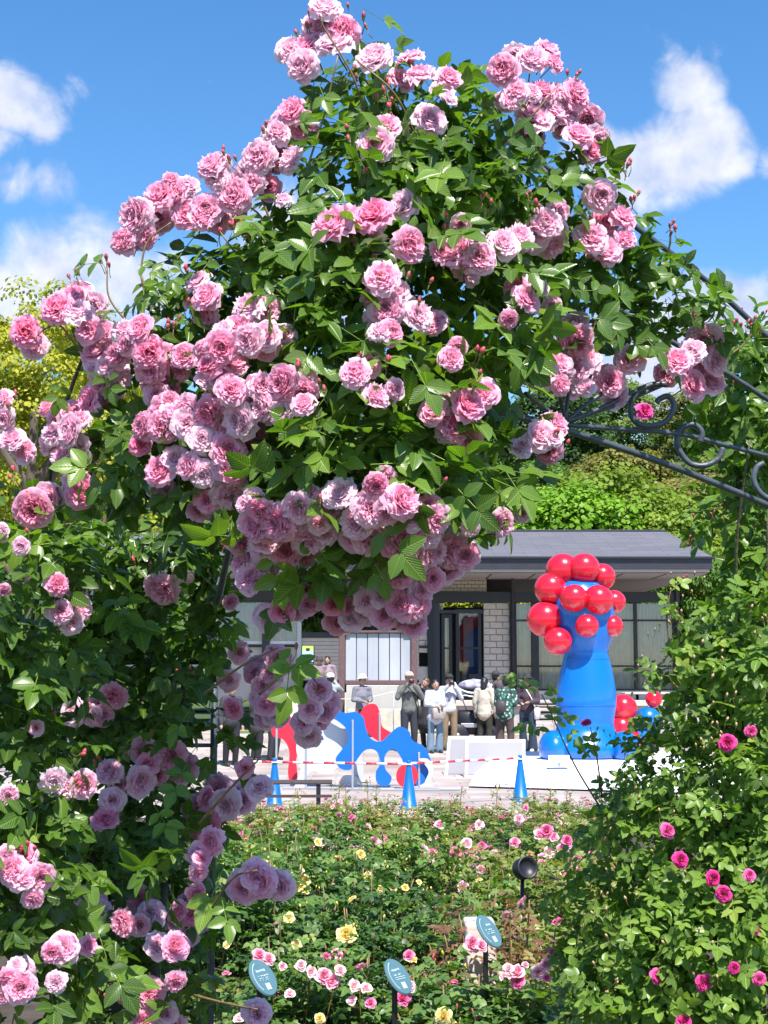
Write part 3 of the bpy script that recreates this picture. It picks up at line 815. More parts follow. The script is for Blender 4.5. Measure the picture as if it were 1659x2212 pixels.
# buds in bunches: at the points read from the photograph and beside some blooms
BP = """668,32;663,58;672,62;686,66;642,75;752,15;785,40;792,60;775,90;690,55;575,270;570,285;482,325;495,345;510,345;750,280;755,305;763,150;770,170;795,350;790,372;830,200;850,220;815,215;842,235;835,180;230,560;236,575;215,565;150,600;165,592;405,655;415,665;405,590;475,505;500,490;520,490;540,512;905,655;820,600;1225,160;1245,165;1195,255;1370,430;1378,420;1348,350;1362,352;1355,360;1447,490;1450,505;1140,425;960,495;965,470;1165,450;1290,480;1585,700;1600,705;1615,698;1630,690;1640,715;1500,685;1285,700;1200,720;1210,735;1030,760;1018,830;1035,810;385,690;365,700;360,710;375,705;700,845;690,830;650,790;780,770;840,780;640,1220;656,1222;511,1160;480,1180;525,1190;385,1450;406,1448;418,1450;290,1215;270,1205;325,1225;288,1210;205,1650;215,1640;170,1700;195,1525;115,1545;325,1580;310,1600;270,1630;175,1630;160,1690;250,2100;240,2090;262,2115;215,2140;235,2150;60,1825;75,1835;45,1830;340,1930;320,1935;300,1115;560,1110;1130,1065;1118,1080;690,1085;960,1040;1225,960;1205,935;30,1020;25,1035;60,1150;20,880;15,870;35,860;1165,850;1000,585;930,610;880,600;1060,440;1040,430;420,1040;470,900;700,1490;690,1490;585,1400;640,1400"""
BP = [tuple(map(float, s.split(','))) for s in BP.split(';')]
for (px, py) in BP:
    Y, nb = hit_depth(px, py, cs, rs, 3.0)
    for k in range(rgf.choice((1, 1, 2))):
        q = P(px + rgf.uniform(-9, 9) * k, py + rgf.uniform(-9, 9) * k, Y - .045)
        up = Vector((nb.x * .5 + rgf.uniform(-.4, .4), -.25 + rgf.uniform(-.3, .3), 1.0 if py < 1300 else rgf.uniform(-.2, 1)))
        place(rgf.choice(BUD), 'bud', rose, q, up, rgf.uniform(.0085, .0135), rgf)
# canes and side shoots
def cane_bm(bm, pts, r0, r1, seg=6, n=5):
    q = smooth_pts(pts, n)
    tube(bm, q, [r0 + (r1 - r0) * i / (len(q) - 1) for i in range(len(q))], seg)
canes = [
 [(250,2212,3.6),(260,1900,3.8),(300,1600,4.2),(330,1350,4.2),(430,1100,3.6),(600,850,3.2),(780,600,3.2),(900,350,3.25),(860,200,3.25)],
 [(180,2212,3.6),(200,1850,3.8),(170,1500,4.1),(230,1200,4.1),(300,950,3.5),(420,720,3.25),(560,480,3.25)],
 [(330,2212,3.6),(360,1900,3.75),(390,1600,4.1),(420,1300,4.0),(560,1000,3.3),(800,860,3.1),(1000,700,3.2),(1120,450,3.3),(1180,250,3.3)],
 [(120,2212,3.3),(80,1800,3.35),(60,1500,3.3),(90,1200,3.3),(120,950,3.25),(190,740,3.2)]]
for cpts in canes:
    bm = bmesh.new()
    q = [P(*c) for c in cpts]
    q.insert(0, Vector((q[0].x, q[0].y, ground_z(3.3) - .03)))
    cane_bm(bm, q, .014, .004)
    part('cane', bm, M['cane'], rose, True)
shoots = [[(700,520,3.05),(660,400,3.0),(700,250,3.0),(730,120,2.98)],[(595,560,3.1),(580,470,3.05),(560,420,3.05),(545,390,3.05)],[(575,540,3.1),(565,470,3.05),(510,430,3.05)],[(330,690,3.1),(310,620,3.05),(305,580,3.05),(320,520,3.05),(370,480,3.05)],
 [(300,720,3.1),(270,690,3.08),(235,640,3.08),(232,575,3.08)],[(210,800,3.1),(160,740,3.08),(120,700,3.08),(60,740,3.08)],[(210,700,3.1),(190,650,3.1),(165,600,3.1)],[(1245,470,3.25),(1300,420,3.2),(1350,360,3.2)],[(1060,330,3.2),(1140,260,3.1),(1200,190,3.1)],
 [(830,330,3.1),(790,250,3.05),(760,160,3.0),(700,60,2.98),(690,30,2.97)],[(900,300,3.1),(850,200,3.0),(770,130,3.0)],[(560,620,3.05),(475,500,3.0)],
 [(560,1500,3.0),(640,1440,2.95),(690,1480,2.93)],[(440,1500,3.2),(520,1440,3.1),(600,1400,3.0)],[(430,1780,3.2),(500,1700,3.1),(560,1640,3.0)],[(440,1990,3.2),(500,1900,3.1),(555,1880,3.0)],[(420,2150,3.2),(500,2170,3.1),(556,2180,3.0)],[(1060,1180,2.9),(1090,1120,2.88)],[(1170,900,3.0),(1190,960,3.0)],
 [(700,1320,3.0),(730,1260,3.0)],[(1440,560,3.5),(1448,520,3.48),(1448,495,3.47)],[(1560,780,3.6),(1610,740,3.6),(1635,700,3.6)],[(230,1110,3.3),(300,1150,3.3),(350,1120,3.3)],[(600,860,2.9),(590,830,2.85),(610,880,2.85)]]
for sp in shoots:
    bm = bmesh.new(); cane_bm(bm, [P(*c) for c in sp], .0035, .0016, 5)
    part('shoot', bm, M['stalk'], rose, True)
# leaf sprays read one by one: (x, y, size px, angle on the picture in degrees from up, clockwise)
rgl = random.Random(8)
SPR = [(185,570,62,-60,3.05),(330,585,45,150,3.05),(375,605,45,160,3.05),(310,640,60,200,3.1),(345,640,50,215,3.1),(665,770,85,175,2.8),(650,915,90,165,2.8),(1030,1100,80,110,2.75),(1120,1060,90,140,2.8),(1150,590,95,95,2.9),(1180,605,90,90,2.9),(1015,480,70,20,2.9),(1300,690,80,120,3.2),(1530,640,80,70,3.5),(700,210,60,170,3.05),(650,265,50,60,3.05),
 (620,1490,90,150,2.9),(640,1440,70,140,2.9),(400,1700,60,180,3.1),(120,1640,70,200,2.95),(130,1780,75,10,2.95),(345,1780,60,170,3.1),(320,1350,80,175,3.1),(250,1330,75,190,3.1),(290,1330,70,190,3.1),(380,1570,60,180,3.1),(40,1620,80,170,2.9),(240,840,50,180,3.05),(125,860,50,180,3.1),(830,45,60,80,3.05),(860,100,45,90,3.1),(560,590,70,100,3.0),(490,1990,60,170,3.0),(440,1940,90,190,3.0),(120,2180,70,185,2.9),(180,2150,70,175,2.9),(20,1420,55,150,2.9),(780,520,80,110,2.85),(930,390,80,60,2.95),(1210,400,70,80,3.1),(1340,640,60,70,3.3),(600,1250,80,190,2.9),(700,1240,80,170,2.9),(820,1240,70,160,2.85),(700,690,80,170,2.8),(760,560,90,150,2.85),(860,1000,70,100,2.75),(900,980,80,150,2.75)]
for (px, py, s, a, Y) in SPR:
    ta = R(a + rgl.uniform(-28, 28))
    d = np.array([[math.sin(ta), rgl.uniform(-.7, .5), math.cos(ta)]]); n = np.array([[rgl.uniform(-.8, .8), -1.0, rgl.uniform(.0, 1.2)]])
    if px < 460 and py > 1150: px += rgl.uniform(-25, 25); Y += .25
    Rm = frames(n, d)[0]
    s_ = s / F * Y * 1.75
    c = P(px, py, Y - .06)
    leaf_object(LEAFMESH[rgl.randrange(6)], rose, np.array(c) - Rm[:, 1] * s_ * .5, Rm, s_)
# ------------------------------------------------------------------ the iron arch
ab = P(300, 2212, 3.55); ab.z = ground_z(3.5)
arch = empty('rose_arch', ab, 0, 'grey wrought iron rose arch with scroll brackets under the pink climbing rose', 'garden arch')
def rod(pts, r, name='arch_rod', n=6, seg=10):
    bm = bmesh.new(); q = smooth_pts([P(*c) for c in pts], n); tube(bm, q, r, seg)
    return part(name, bm, M['iron'], arch, True)
# lower rib of the near side, upper rib behind it
rod([(640,1010,2.9),(830,900,3.0),(960,872,3.1),(1060,886,3.18),(1215,927,3.30),(1440,1003,3.48),(1659,1092,3.68),(1850,1180,3.85)], .0085)
rod([(900,300,3.7),(1100,330,3.75),(1250,400,3.8),(1400,510,3.85),(1530,610,3.95),(1659,728,4.05),(1850,900,4.2)], .0085)
rod([(700,560,3.3),(900,452,3.4),(1120,470,3.5),(1300,640,3.65),(1420,720,3.75),(1560,800,3.85),(1700,890,3.95)], .0075)
rod([(930,660,3.4),(1100,656,3.42),(1300,660,3.5),(1440,668,3.6)], .006)
rod([(1225,918,3.31),(1330,926,3.4),(1470,938,3.5),(1560,960,3.6),(1659,985,3.7)], .006)
rod([(1090,300,3.5),(1160,355,3.5),(1240,440,3.5)], .008)
for a in [(1135,850,3.15),(1205,795,3.25),(1240,790,3.3),(1300,850,3.35),(1385,838,3.42),(1445,826,3.48)]:
    rod([(1222,912,3.31), ((1222 + a[0]) / 2 - 4, (912 + a[1]) / 2 + (6 if a[0] > 1350 else 0), (3.31 + a[2]) / 2), a], .0052, 'fan_bar', 4, 8)
def scroll(pts, Y):
    return rod([(x, y, Y) for x, y in pts], .0075, 'scroll', 8, 10)
scroll([(1440,830),(1405,832),(1375,850),(1362,880),(1370,908),(1395,920),(1430,915),(1450,895),(1455,872),(1443,856),(1425,862),(1418,870)], 3.42)
scroll([(1512,955),(1516,935),(1505,920),(1485,918),(1466,935),(1463,960),(1475,985),(1495,1003),(1525,1005),(1552,990),(1562,968)], 3.50)
scroll([(1650,1000),(1635,1010),(1628,1035),(1640,1062),(1665,1078),(1700,1075)], 3.62)
# posts of the left leg, two with rungs
for (a, Y0) in ((200, 4.25), (470, 4.25)):
    top = P(a, 1000, Y0)
    bm = bmesh.new(); tube(bm, [(top.x, Y0, ground_z(Y0) - .05), (top.x, Y0, top.z)], .011, 10)
    part('arch_post', bm, M['iron'], arch, True)
for py in range(1100, 2300, 170):
    a, b = P(200, py, 4.25), P(470, py, 4.25)
    bm = bmesh.new(); tube(bm, [a, b], .006, 8); part('rung', bm, M['iron'], arch, True)
xr = P(1850, 1180, 3.9)
for yy in (3.85, 4.6):
    bm = bmesh.new(); tube(bm, [(xr.x, yy, ground_z(yy) - .05), (xr.x, yy, xr.z + (.0 if yy < 4 else .35))], .011, 10); part('arch_post', bm, M['iron'], arch, True)
rod([(640,1010,2.9),(520,1120,3.1),(470,1300,3.6)], .0085)

# ================================================================== the rose on the right leg of the arch
rb = P(1600, 2212, 4.1); rb.z = ground_z(4.1)
rose2 = empty('climbing_rose', rb, 0, 'leafy small-leaved rose with dark magenta button blooms on the far leg of the arch', 'climbing rose')
right_small = [(1640,1350,90,4.1,1),(1550,1440,80,4.1,1),(1640,1480,120,4.1,1),(1540,1580,95,4.1,1),(1470,1690,105,4.1,1),(1610,1680,140,4.1,1),(1390,1820,110,4.2,1),(1530,1850,150,4.1,1),(1650,1880,120,4.0,1),(1390,1980,120,4.1,1),
 (1560,2040,150,4.0,1),(1370,2130,120,4.1,1),(1520,2180,140,4.0,1),(1650,2150,130,3.9,1),(1290,1950,70,4.3,.8),(1280,2090,70,4.3,.8),(1330,1730,50,4.3,.6),(1290,1830,50,4.4,.7),(1460,1340,25,4.1,.6),(1430,1480,25,4.1,.5),(1400,1600,40,4.2,.6)]
b2 = blobs_from(right_small)
SM = [compound_template(40 + k, pairs=2, rows=4, width=0.33) for k in range(5)]
P2, N2 = sample_blobs(b2, 1150, nrg)
g_ = np.array([mnoise.noise(Vector(p) * 3.2) for p in P2]); k_ = nrg.random(len(P2)) < np.clip(.92 + g_ * 1.0, .4, 1)
P2, N2 = P2[k_], N2[k_]; P2 = P2 + N2 * (np.array([mnoise.noise(Vector(p) * 5 + Vector((7, 0, 0))) for p in P2]) * .11)[:, None]
R2 = leaf_frames(N2, nrg, up=.5, rand=.5, droop=.2)
s2 = nrg.uniform(.055, .095, len(P2)); w2 = nrg.integers(0, 5, len(P2))
t2 = np.clip(nrg.normal(.45, .22, len(P2)), 0, 1)
f2 = np.argsort(P2[:, 1] + .3 * nrg.random(len(P2)))
o2 = f2[:290]
SML = [template_mesh('leaf', T, M['leaf_small'], .5) for T in SM]
for i in o2: leaf_object(SML[w2[i]], rose2, P2[i], R2[i], s2[i] * 1.1)
mask = np.ones(len(P2), bool); mask[o2] = False; mi = np.nonzero(mask)[0]
me = scatter_mesh('foliage', SM, w2[mi], P2[mi] - np.array(rb), R2[mi], s2[mi], t2[mi], [M['leaf_small']])
tag(meshobj('foliage', me, rose2), kind='stuff')
print('right leaves', len(P2))
c2 = np.array([b[0] for b in b2]); r2_ = np.array([b[1] for b in b2])
for (px, py, d) in [(1572,1604,38),(1622,1580,28),(1443,1794,34),(1471,1857,36),(1541,1897,34),(1563,1932,36),(1620,1890,28),(1423,2109,36),(1521,2124,38),(1586,2092,26),(1640,2115,30),(1478,2205,34),(1636,2010,20)]:
    Y, nb = hit_depth(px, py, c2, r2_, 4)
    place(rgf.choice(MAGENTA), 'flower', rose2, P(px, py, Y - .05), Vector((rgf.uniform(-.4, .4), -1, rgf.uniform(-.1, .6))), d / F * Y * 1.05, rgf)
for k in range(110):
    b = rgf.choice(right_small); a = rgf.uniform(0, 6.28); q = rgf.uniform(.1, 1.0) * b[2]
    px, py = b[0] + math.cos(a) * q, b[1] + math.sin(a) * q
    if px > 1700: continue
    Y, nb = hit_depth(px, py, c2, r2_, 4)
    place(rgf.choice(BUDP), 'bud', rose2, P(px, py, Y - .04), Vector((rgf.uniform(-.6, .6), -.3, 1)), rgf.uniform(.007, .011), rgf)
for cp in [[(1560,2212,4.2),(1540,1900,4.25),(1600,1500,4.2),(1590,1200,4.1),(1620,950,4.0)],[(1640,2212,4.2),(1620,1800,4.2),(1650,1400,4.2),(1659,1100,4.1)],[(1450,2212,4.3),(1430,1950,4.3),(1480,1700,4.25),(1540,1450,4.2)],
           [(1300,1750,4.2),(1240,1650,4.1),(1190,1540,4.05),(1170,1500,4.05)],[(1300,1720,4.2),(1290,1640,4.15),(1275,1570,4.15)],[(1450,1420,4.1),(1440,1330,4.1),(1450,1270,4.1)],[(1480,1500,4.1),(1420,1450,4.1),(1385,1480,4.1)]]:
    bm = bmesh.new(); q = [P(*c) for c in cp]
    big = cp[0][1] > 2000
    if big: q.insert(0, Vector((q[0].x, q[0].y, ground_z(4.2) - .03)))
    cane_bm(bm, q, .012 if big else .003, .003 if big else .0015, 5); part('cane', bm, M['cane'] if big else M['stalk'], rose2, True)
# loose sprays that stand out in front of the sculpture
for (px, py, s, a, Y) in [(1110,1470,48,-60,4.05),(1150,1480,50,30,4.05),(1195,1500,45,-10,4.05),(1200,1540,50,20,4.05),(1130,1570,45,-90,4.05),(1160,1575,45,110,4.05),(1225,1555,45,60,4.1),(1245,1600,48,150,4.1),(1275,1600,45,10,4.15),(1275,1620,45,60,4.15),(1260,1620,40,-40,4.15),
                          (1440,1300,45,-30,4.1),(1470,1260,45,60,4.1),(1400,1430,45,-70,4.1),(1410,1480,45,40,4.1),(1430,1540,40,20,4.1),(1380,1560,40,-60,4.15),(1340,1680,45,-50,4.2),(1300,1690,40,-80,4.2)]:
    ta = R(a); d = np.array([[math.sin(ta), -.1, math.cos(ta)]]); n = np.array([[rgl.uniform(-.5, .5), -.8, rgl.uniform(.5, 1.1)]])
    Rm = frames(n, d)[0]; s_ = s / F * Y * 1.3
    leaf_object(SML[rgl.randrange(5)], rose2, np.array(P(px, py, Y)) - Rm[:, 1] * s_ * .5, Rm, s_)
place(MAGENTA[0], 'flower', rose2, P(1266, 1560, 4.12), Vector((-.3, -.6, 1)), .034, rgf)
for (px, py) in [(1450,1180+60),(1460,1262),(1448,1275),(1475,1290),(1440,1296),(1430,1330),(1425,1350),(1415,1362),(1400,1372),(1385,1420),(1378,1440),(1372,1470),(1395,1455),(1365,1500),(1290,1575),(1305,1580),(1318,1590),(1330,1585),(1295,1600),(1310,1610),(1340,1600),(1350,1630),(1325,1635),(1500,1240),(1520,1250),(1495,1280)]:
    place(rgf.choice(BUDP), 'bud', rose2, P(px, py, 4.08), Vector((rgf.uniform(-.5, .5), -.3, 1)), rgf.uniform(.006, .009), rgf)

# the upper right plant: larger leaves, one magenta bloom
ub = P(1760, 2212, 4.6); ub.z = ground_z(4.6)
rose3 = empty('climbing_rose', ub, 0, 'broad-leaved rose with one open magenta bloom beside the iron scroll', 'climbing rose')
up_r = [(1610,770,80,4.5,.9),(1650,870,120,4.5,1),(1560,860,75,4.5,1),(1590,960,80,4.5,.7),(1660,1000,80,4.5,.8),(1520,900,40,4.5,.5),(1640,1120,80,4.5,.8),(1560,1120,45,4.5,.5),(1640,1230,60,4.5,.8),(1710,1260,110,4.5,1),(1510,1040,30,4.4,.5),(1480,1060,22,4.4,.5),(1430,905,40,4.5,.35),(1540,1010,35,4.5,.5),(1740,1500,160,4.7,.8),(1760,1900,180,4.7,.8),(1700,700,70,4.6,.6)]
b3 = blobs_from(up_r)
P3, N3 = sample_blobs(b3, 420, nrg)
R3 = leaf_frames(N3, nrg); s3 = nrg.uniform(.08, .15, len(P3)); k_ = clear_of(P3, [(1394, 887, 4.6, 60)]); P3, N3, R3, s3 = P3[k_], N3[k_], R3[k_], s3[k_]; w3 = nrg.integers(0, 6, len(P3)); t3 = np.clip(nrg.normal(.5, .2, len(P3)), 0, 1)
f3 = np.argsort(P3[:, 1] + .3 * nrg.random(len(P3)))[:200]
for i in f3: leaf_object(LEAFMESH[w3[i]], rose3, P3[i], R3[i], s3[i])
mask = np.ones(len(P3), bool); mask[f3] = False; mi = np.nonzero(mask)[0]
tag(meshobj('foliage', scatter_mesh('foliage', COMP, w3[mi], P3[mi] - np.array(ub), R3[mi], s3[mi], t3[mi], [M['leaf']]), rose3), kind='stuff')
for cp in [[(1700,2212,4.7),(1690,1800,4.7),(1690,1400,4.7),(1659,1100,4.6),(1640,850,4.5),(1630,730,4.5)],[(1680,1250,4.6),(1600,1130,4.5),(1590,960,4.5),(1560,860,4.5)],[(1600,980,4.5),(1500,930,4.5),(1400,900,4.5)]]:
    bm = bmesh.new(); q = [P(*c) for c in cp]
    if cp[0][1] > 2000: q.insert(0, Vector((q[0].x, q[0].y, ground_z(4.7) - .03)))
    cane_bm(bm, q, .011 if cp[0][1] > 2000 else .004, .002, 5); part('cane', bm, M['cane'], rose3, True)
mm_ = flower_mesh('flower', 777, petals=13, nu=5, nv=4, openness=1.15, mats=fm)
place(mm_, 'flower', rose3, P(1394, 887, 4.45), Vector((.15, -1, .25)), .068, rgf)
for k in range(30):
    px, py = rgf.choice([(1600, 720), (1630, 700), (1585, 780), (1560, 840), (1500, 1150), (1480, 1250), (1530, 1120), (1620, 1130)])
    place(rgf.choice(BUD), 'bud', rose3, P(px + rgf.uniform(-30, 30), py + rgf.uniform(-35, 35), 4.42), Vector((rgf.uniform(-.6, .6), -.3, 1)), rgf.uniform(.007, .010), rgf)

# ================================================================== rose bed between
BED = [compound_template(60 + k, pairs=2, rows=3, width=0.34, rachis=False) for k in range(4)]
def bush_meshes(seed, matname, n=520, hw=0.42, h=0.62, ls=(.06, .10)):
    """leaf mass of one shrub rose: upright stems with leaves all along them; returns meshes for foliage and the list of stems"""
    rg = np.random.default_rng(seed); rr = random.Random(seed)
    stems = []
    for k in range(17):
        a = rr.uniform(0, 6.28); q = math.sqrt(rr.random()) * hw
        tip = Vector((math.cos(a) * q, math.sin(a) * q, h * rr.uniform(.72, 1.12) * (1 - .25 * (q / hw) ** 2)))
        b = Vector((tip.x * .25, tip.y * .25, 0))
        stems.append([b, b.lerp(tip, .5) + Vector((tip.x * .15, tip.y * .15, .02)), tip])
    pos, nor = [], []
    for k in range(n):
        s = stems[k % len(stems)]
        t = 1 - .85 * rr.random() ** 1.35
        p = s[0].lerp(s[2], t) + Vector((rr.gauss(0, .055), rr.gauss(0, .055), rr.gauss(0, .04)))
        pos.append(p); a = rr.uniform(0, 6.28); nor.append((math.cos(a) * .6, math.sin(a) * .6, .8))
    pos = np.array(pos); nor = np.array(nor)
    d = nor * np.array((1, 1, .1)) + rg.normal(size=nor.shape) * .35
    Rm = frames(nor * .4 + np.array((0, 0, .9)) + rg.normal(size=nor.shape) * .4, d)
    sc = rg.uniform(*ls, len(pos)); wh = rg.integers(0, 4, len(pos))
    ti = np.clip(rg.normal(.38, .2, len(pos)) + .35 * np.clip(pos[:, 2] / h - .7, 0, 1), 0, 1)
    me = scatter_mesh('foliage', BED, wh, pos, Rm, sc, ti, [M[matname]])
    bm = bmesh.new()
    for s in stems: tube(bm, smooth_pts(s, 3), .004, 4)
    ms = bm_mesh(bm, 'stems', M['stalk'], True)
    return me, ms, stems
KINDS = {}
for kname, mn in (('green', 'leaf_bed'), ('olive', 'leaf_olive'), ('red', 'leaf_red')):
    KINDS[kname] = [bush_meshes(500 + 10 * len(KINDS) + k, mn, n=(540 if kname != 'red' else 260), ls=(.07, .125)) for k in range(3)]
rgb = random.Random(31)
LOOK = {'pink': (BEDPINK, BUD), 'yellow': (YELLOW, BUDY), 'magenta': (MAGENTA, BUD)}
BUSHES = []
rgh = random.Random(9)
def bush(px, Y, kind, flw, label, h=1.0, w=1.0, nfl=5, nbud=9, group=None):
    x = wx(px, Y); z = ground_z(Y)
    me, ms, stems = KINDS[kind][rgb.randrange(3)]
    t = empty('rose_bush', (x, Y, z), rgb.uniform(0, 6.28), label, 'rose bush', group)
    h *= rgh.uniform(.8, 1.18); w *= rgh.uniform(.85, 1.05)
    t.scale = (w, w, h)
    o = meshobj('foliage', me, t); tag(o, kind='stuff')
    meshobj('stems', ms, t)
    fl, bd = LOOK[flw]
    for k in range(nfl + nbud):
        s = rgb.choice(stems); p = s[2] + Vector((rgb.uniform(-.06, .06), rgb.uniform(-.06, .06), rgb.uniform(.0, .07)))
        isf = k < nfl
        o = bpy.data.objects.new('flower' if isf else 'bud', rgb.choice(fl if isf else bd)); C.objects.link(o); o.parent = t
        o.location = p
        a = rgb.uniform(0, 6.28); tl = rgb.uniform(0, 1.1 if isf else .4)
        o.rotation_mode = 'QUATERNION'; o.rotation_quaternion = Vector((math.cos(a) * tl, math.sin(a) * tl, 1)).to_track_quat('Z', 'Y')
        q = rgb.uniform(.045, .080) if isf else rgb.uniform(.010, .017)
        o.scale = (q, q, q / h)
    BUSHES.append((t, px, Y, flw)); return t
# rows from the plaza kerb to the camera
row = [(18.7, 'olive', 'pink', .50), (17.1, 'olive', 'pink', .62), (15.4, 'olive', 'pink', .74), (13.6, 'green', 'pink', .86), (12.0, 'green', 'pink', .95)]
ORD = ['first', 'second', 'third', 'fourth', 'fifth', 'sixth', 'seventh', 'eighth', 'ninth', 'tenth', 'eleventh', 'twelfth', 'thirteenth', 'fourteenth', 'fifteenth']
rown = ['row nearest the plaza kerb', 'second row from the plaza', 'third row from the plaza', 'fourth row from the plaza', 'fifth row from the plaza']
for ri, (Y, kd, fl, hh) in enumerate(row):
    x0, x1 = wx(430, Y), wx(1330, Y)
    n = max(3, int((x1 - x0) / .62))
    for i in range(n):
        x = x0 + (x1 - x0) * (i + .5) / n + rgb.uniform(-.1, .1)
        px = 829.5 + x / Y * F
        ki = rgb.choice([kd, kd, 'green', 'olive', 'olive'])
        bush(px, Y + rgb.uniform(-.3, .3), ki, fl, 'pink-flowered rose bush, ' + ORD[i] + ' from the left in the ' + rown[ri], h=hh * rgb.uniform(.9, 1.15), w=1.0, nfl=rgb.randint(7, 13), nbud=20, group='pink shrub roses in the rows by the plaza')
_n = {}
def nth(k):
    _n[k] = _n.get(k, -1) + 1; return ORD[_n[k]]
for (px, Y, h) in [(450, 10.4, 1.05), (640, 10.5, 1.05), (850, 10.3, 1.05), (1050, 10.5, 1.05), (1230, 10.4, 1.0), (420, 9.0, 1.05), (590, 8.9, 1.12), (760, 9.0, 1.1), (1130, 9.0, 1.0), (1290, 9.2, 1.0)]:
    bush(px, Y, 'green' if px < 1000 else 'olive', 'yellow' if px < 900 else 'pink', ('deep green yellow-budded rose bush, ' + nth('y%d' % round(Y)) + ' from left in the mid-bed ' + ('back row' if Y > 9.7 else 'front row')) if px < 900 else ('yellow-green sparse pink rose bush, ' + nth('g') + ' left of the black spotlight' if px < 1131 else 'yellow-green rose bush right of the spotlight, ' + nth('h') + ' from back'), h=h, w=1.15, nfl=2 if px < 900 else 4, nbud=18, group='yellow roses in the middle of the bed' if px < 900 else 'sparse pink roses in the middle of the bed')
for (px, Y, h) in [(450, 7.7, 1.0), (620, 7.6, 1.1), (800, 7.5, 1.12), (970, 7.7, 1.05), (1140, 7.7, .9), (1290, 7.8, .9)]:
    bush(px, Y, 'green' if px < 1100 else 'olive', 'yellow' if px < 1000 else 'pink', ('large dark green rose bush with few yellow blooms, ' + nth('l') + ' from the left') if px < 1000 else ('pale green rose bush with pink blooms, ' + nth('p') + ' towards the right'), h=h, w=1.2, nfl=1 if px < 1000 else 2, nbud=10, group='large yellow roses nearer the arch' if px < 1000 else 'pale green roses near the right leg')
for (px, Y, h, kd, fl) in [(470, 6.3, .80, 'olive', 'pink'), (640, 6.2, .80, 'green', 'pink'), (800, 6.2, .72, 'green', 'pink'), (960, 6.1, .66, 'green', 'yellow'), (1000, 5.85, .84, 'green', 'pink'), (1045, 5.75, .72, 'green', 'pink'), (1090, 6.5, .95, 'red', 'pink'), (1130, 6.0, .7, 'green', 'pink'), (1260, 6.2, .72, 'olive', 'pink')]:
    bush(px, Y, kd, fl, ({'olive': 'olive-leaved low pink rose bush, ', 'green': 'low green pink-flowered rose bush, '}[kd] + nth(kd) + ' from the left at the labels' if kd != 'red' else 'red-leaved young rose bush beside the far name label') if fl == 'pink' else 'low rose bush with a cream and yellow bloom at the front', h=h, w=.95, nfl=3, nbud=8, group={'olive': 'olive low roses at the front', 'green': 'low pink roses behind the labels'}.get(kd) if fl == 'pink' else None)
for (px, Y) in [(520, 5.2), (720, 5.1), (900, 5.1), (1080, 5.1), (1240, 5.3)]:
    bush(px, Y, 'green', 'pink', 'low leafy rose bush, ' + nth('e') + ' from the left along the bottom edge of view', h=.62, w=.8, nfl=2, nbud=5, group='low leafy roses along the front edge')
# lone shoots with young leaves and buds that stand above the far row
for (px, py0, py1) in [(735, 1752, 1690), (745, 1750, 1700), (795, 1752, 1685), (812, 1750, 1698), (1000, 1752, 1705), (1075, 1750, 1700), (1110, 1752, 1706), (1150, 1750, 1712), (1190, 1755, 1700), (985, 1752, 1720), (1225, 1752, 1705), (640, 1750, 1705), (560, 1752, 1712), (900, 1752, 1735)]:
    Yq = 17.3 + rgb.uniform(-.6, .6)
    tb = min(BUSHES, key=lambda b: abs(b[1] - px) / F * Yq + abs(b[2] - Yq))[0]
    bm = bmesh.new(); q0, q1 = P(px, py0 + 25, Yq), P(px + rgb.uniform(-6, 6), py1, Yq)
    tube(bm, smooth_pts([q0, q0.lerp(q1, .5) + Vector((rgb.uniform(-.02, .02), 0, 0)), q1], 3), .0045, 4)
    o = bpy.data.objects.new('shoot', bm_mesh(bm, 'shoot', M['stalk'], True)); C.objects.link(o); local(o, tb)
    n = 26
    po = np.array([tuple(q0.lerp(q1, rgb.uniform(.2, 1)) + Vector((rgb.gauss(0, .035), rgb.gauss(0, .035), 0))) for _ in range(n)])
    nv = nrg.normal(size=(n, 3)); o = bpy.data.objects.new('foliage', scatter_mesh('foliage', BED, nrg.integers(0, 4, n), po, frames(nv * .4 + np.array((0, 0, .9)), nv), nrg.uniform(.05, .08, n), np.clip(nrg.normal(.6, .2, n), 0, 1), [M['leaf_olive']])); C.objects.link(o); local(o, tb); o['kind'] = 'stuff'
    for k in range(3):
        o = bpy.data.objects.new('bud', rgb.choice(BUD)); C.objects.link(o); o.parent = tb; o.matrix_parent_inverse = Matrix.LocRotScale(tb.location, tb.rotation_euler, tb.scale).inverted()
        o.location = q1 + Vector((rgb.uniform(-.05, .05), rgb.uniform(-.05, .05), rgb.uniform(-.03, .04))); s_ = rgb.uniform(.012, .018); o.scale = (s_, s_, s_)
# blooms that can be read one by one
def nearest_bush(px, Y, flw):
    return min(BUSHES, key=lambda b: abs(b[1] - px) / F * Y + abs(b[2] - Y) + (0 if b[3] == flw else .8))[0]
def bed_bloom(px, py, d, Y, flw, me=None, ax=None):
    t = nearest_bush(px, Y, flw)
    p = P(px, py, Y)
    o = bpy.data.objects.new('flower', me or rgb.choice(LOOK[flw][0])); C.objects.link(o)
    o.parent = t; t_m = Matrix.LocRotScale(t.location, t.rotation_euler, t.scale)
    o.matrix_parent_inverse = t_m.inverted()
    o.location = p; s = d / F * Y * 1.05; o.scale = (s, s, s)
    o.rotation_mode = 'QUATERNION'; o.rotation_quaternion = Vector(ax or (rgb.uniform(-.5, .5), -.8, rgb.uniform(.3, 1))).to_track_quat('Z', 'Y')
for (px, py, d) in [(640,1878,34),(622,1893,30),(612,1903,26),(655,1903,30),(640,1915,34),(565,1868,30),(545,1865,24),(590,1875,22),(600,1912,24),(660,1920,26)]: bed_bloom(px, py, d, 8.7, 'yellow')
for (px, py, d) in [(748,2017,48),(624,1982,26),(640,2040,26),(490,2040,20)]: bed_bloom(px, py, d, 7.2, 'yellow')
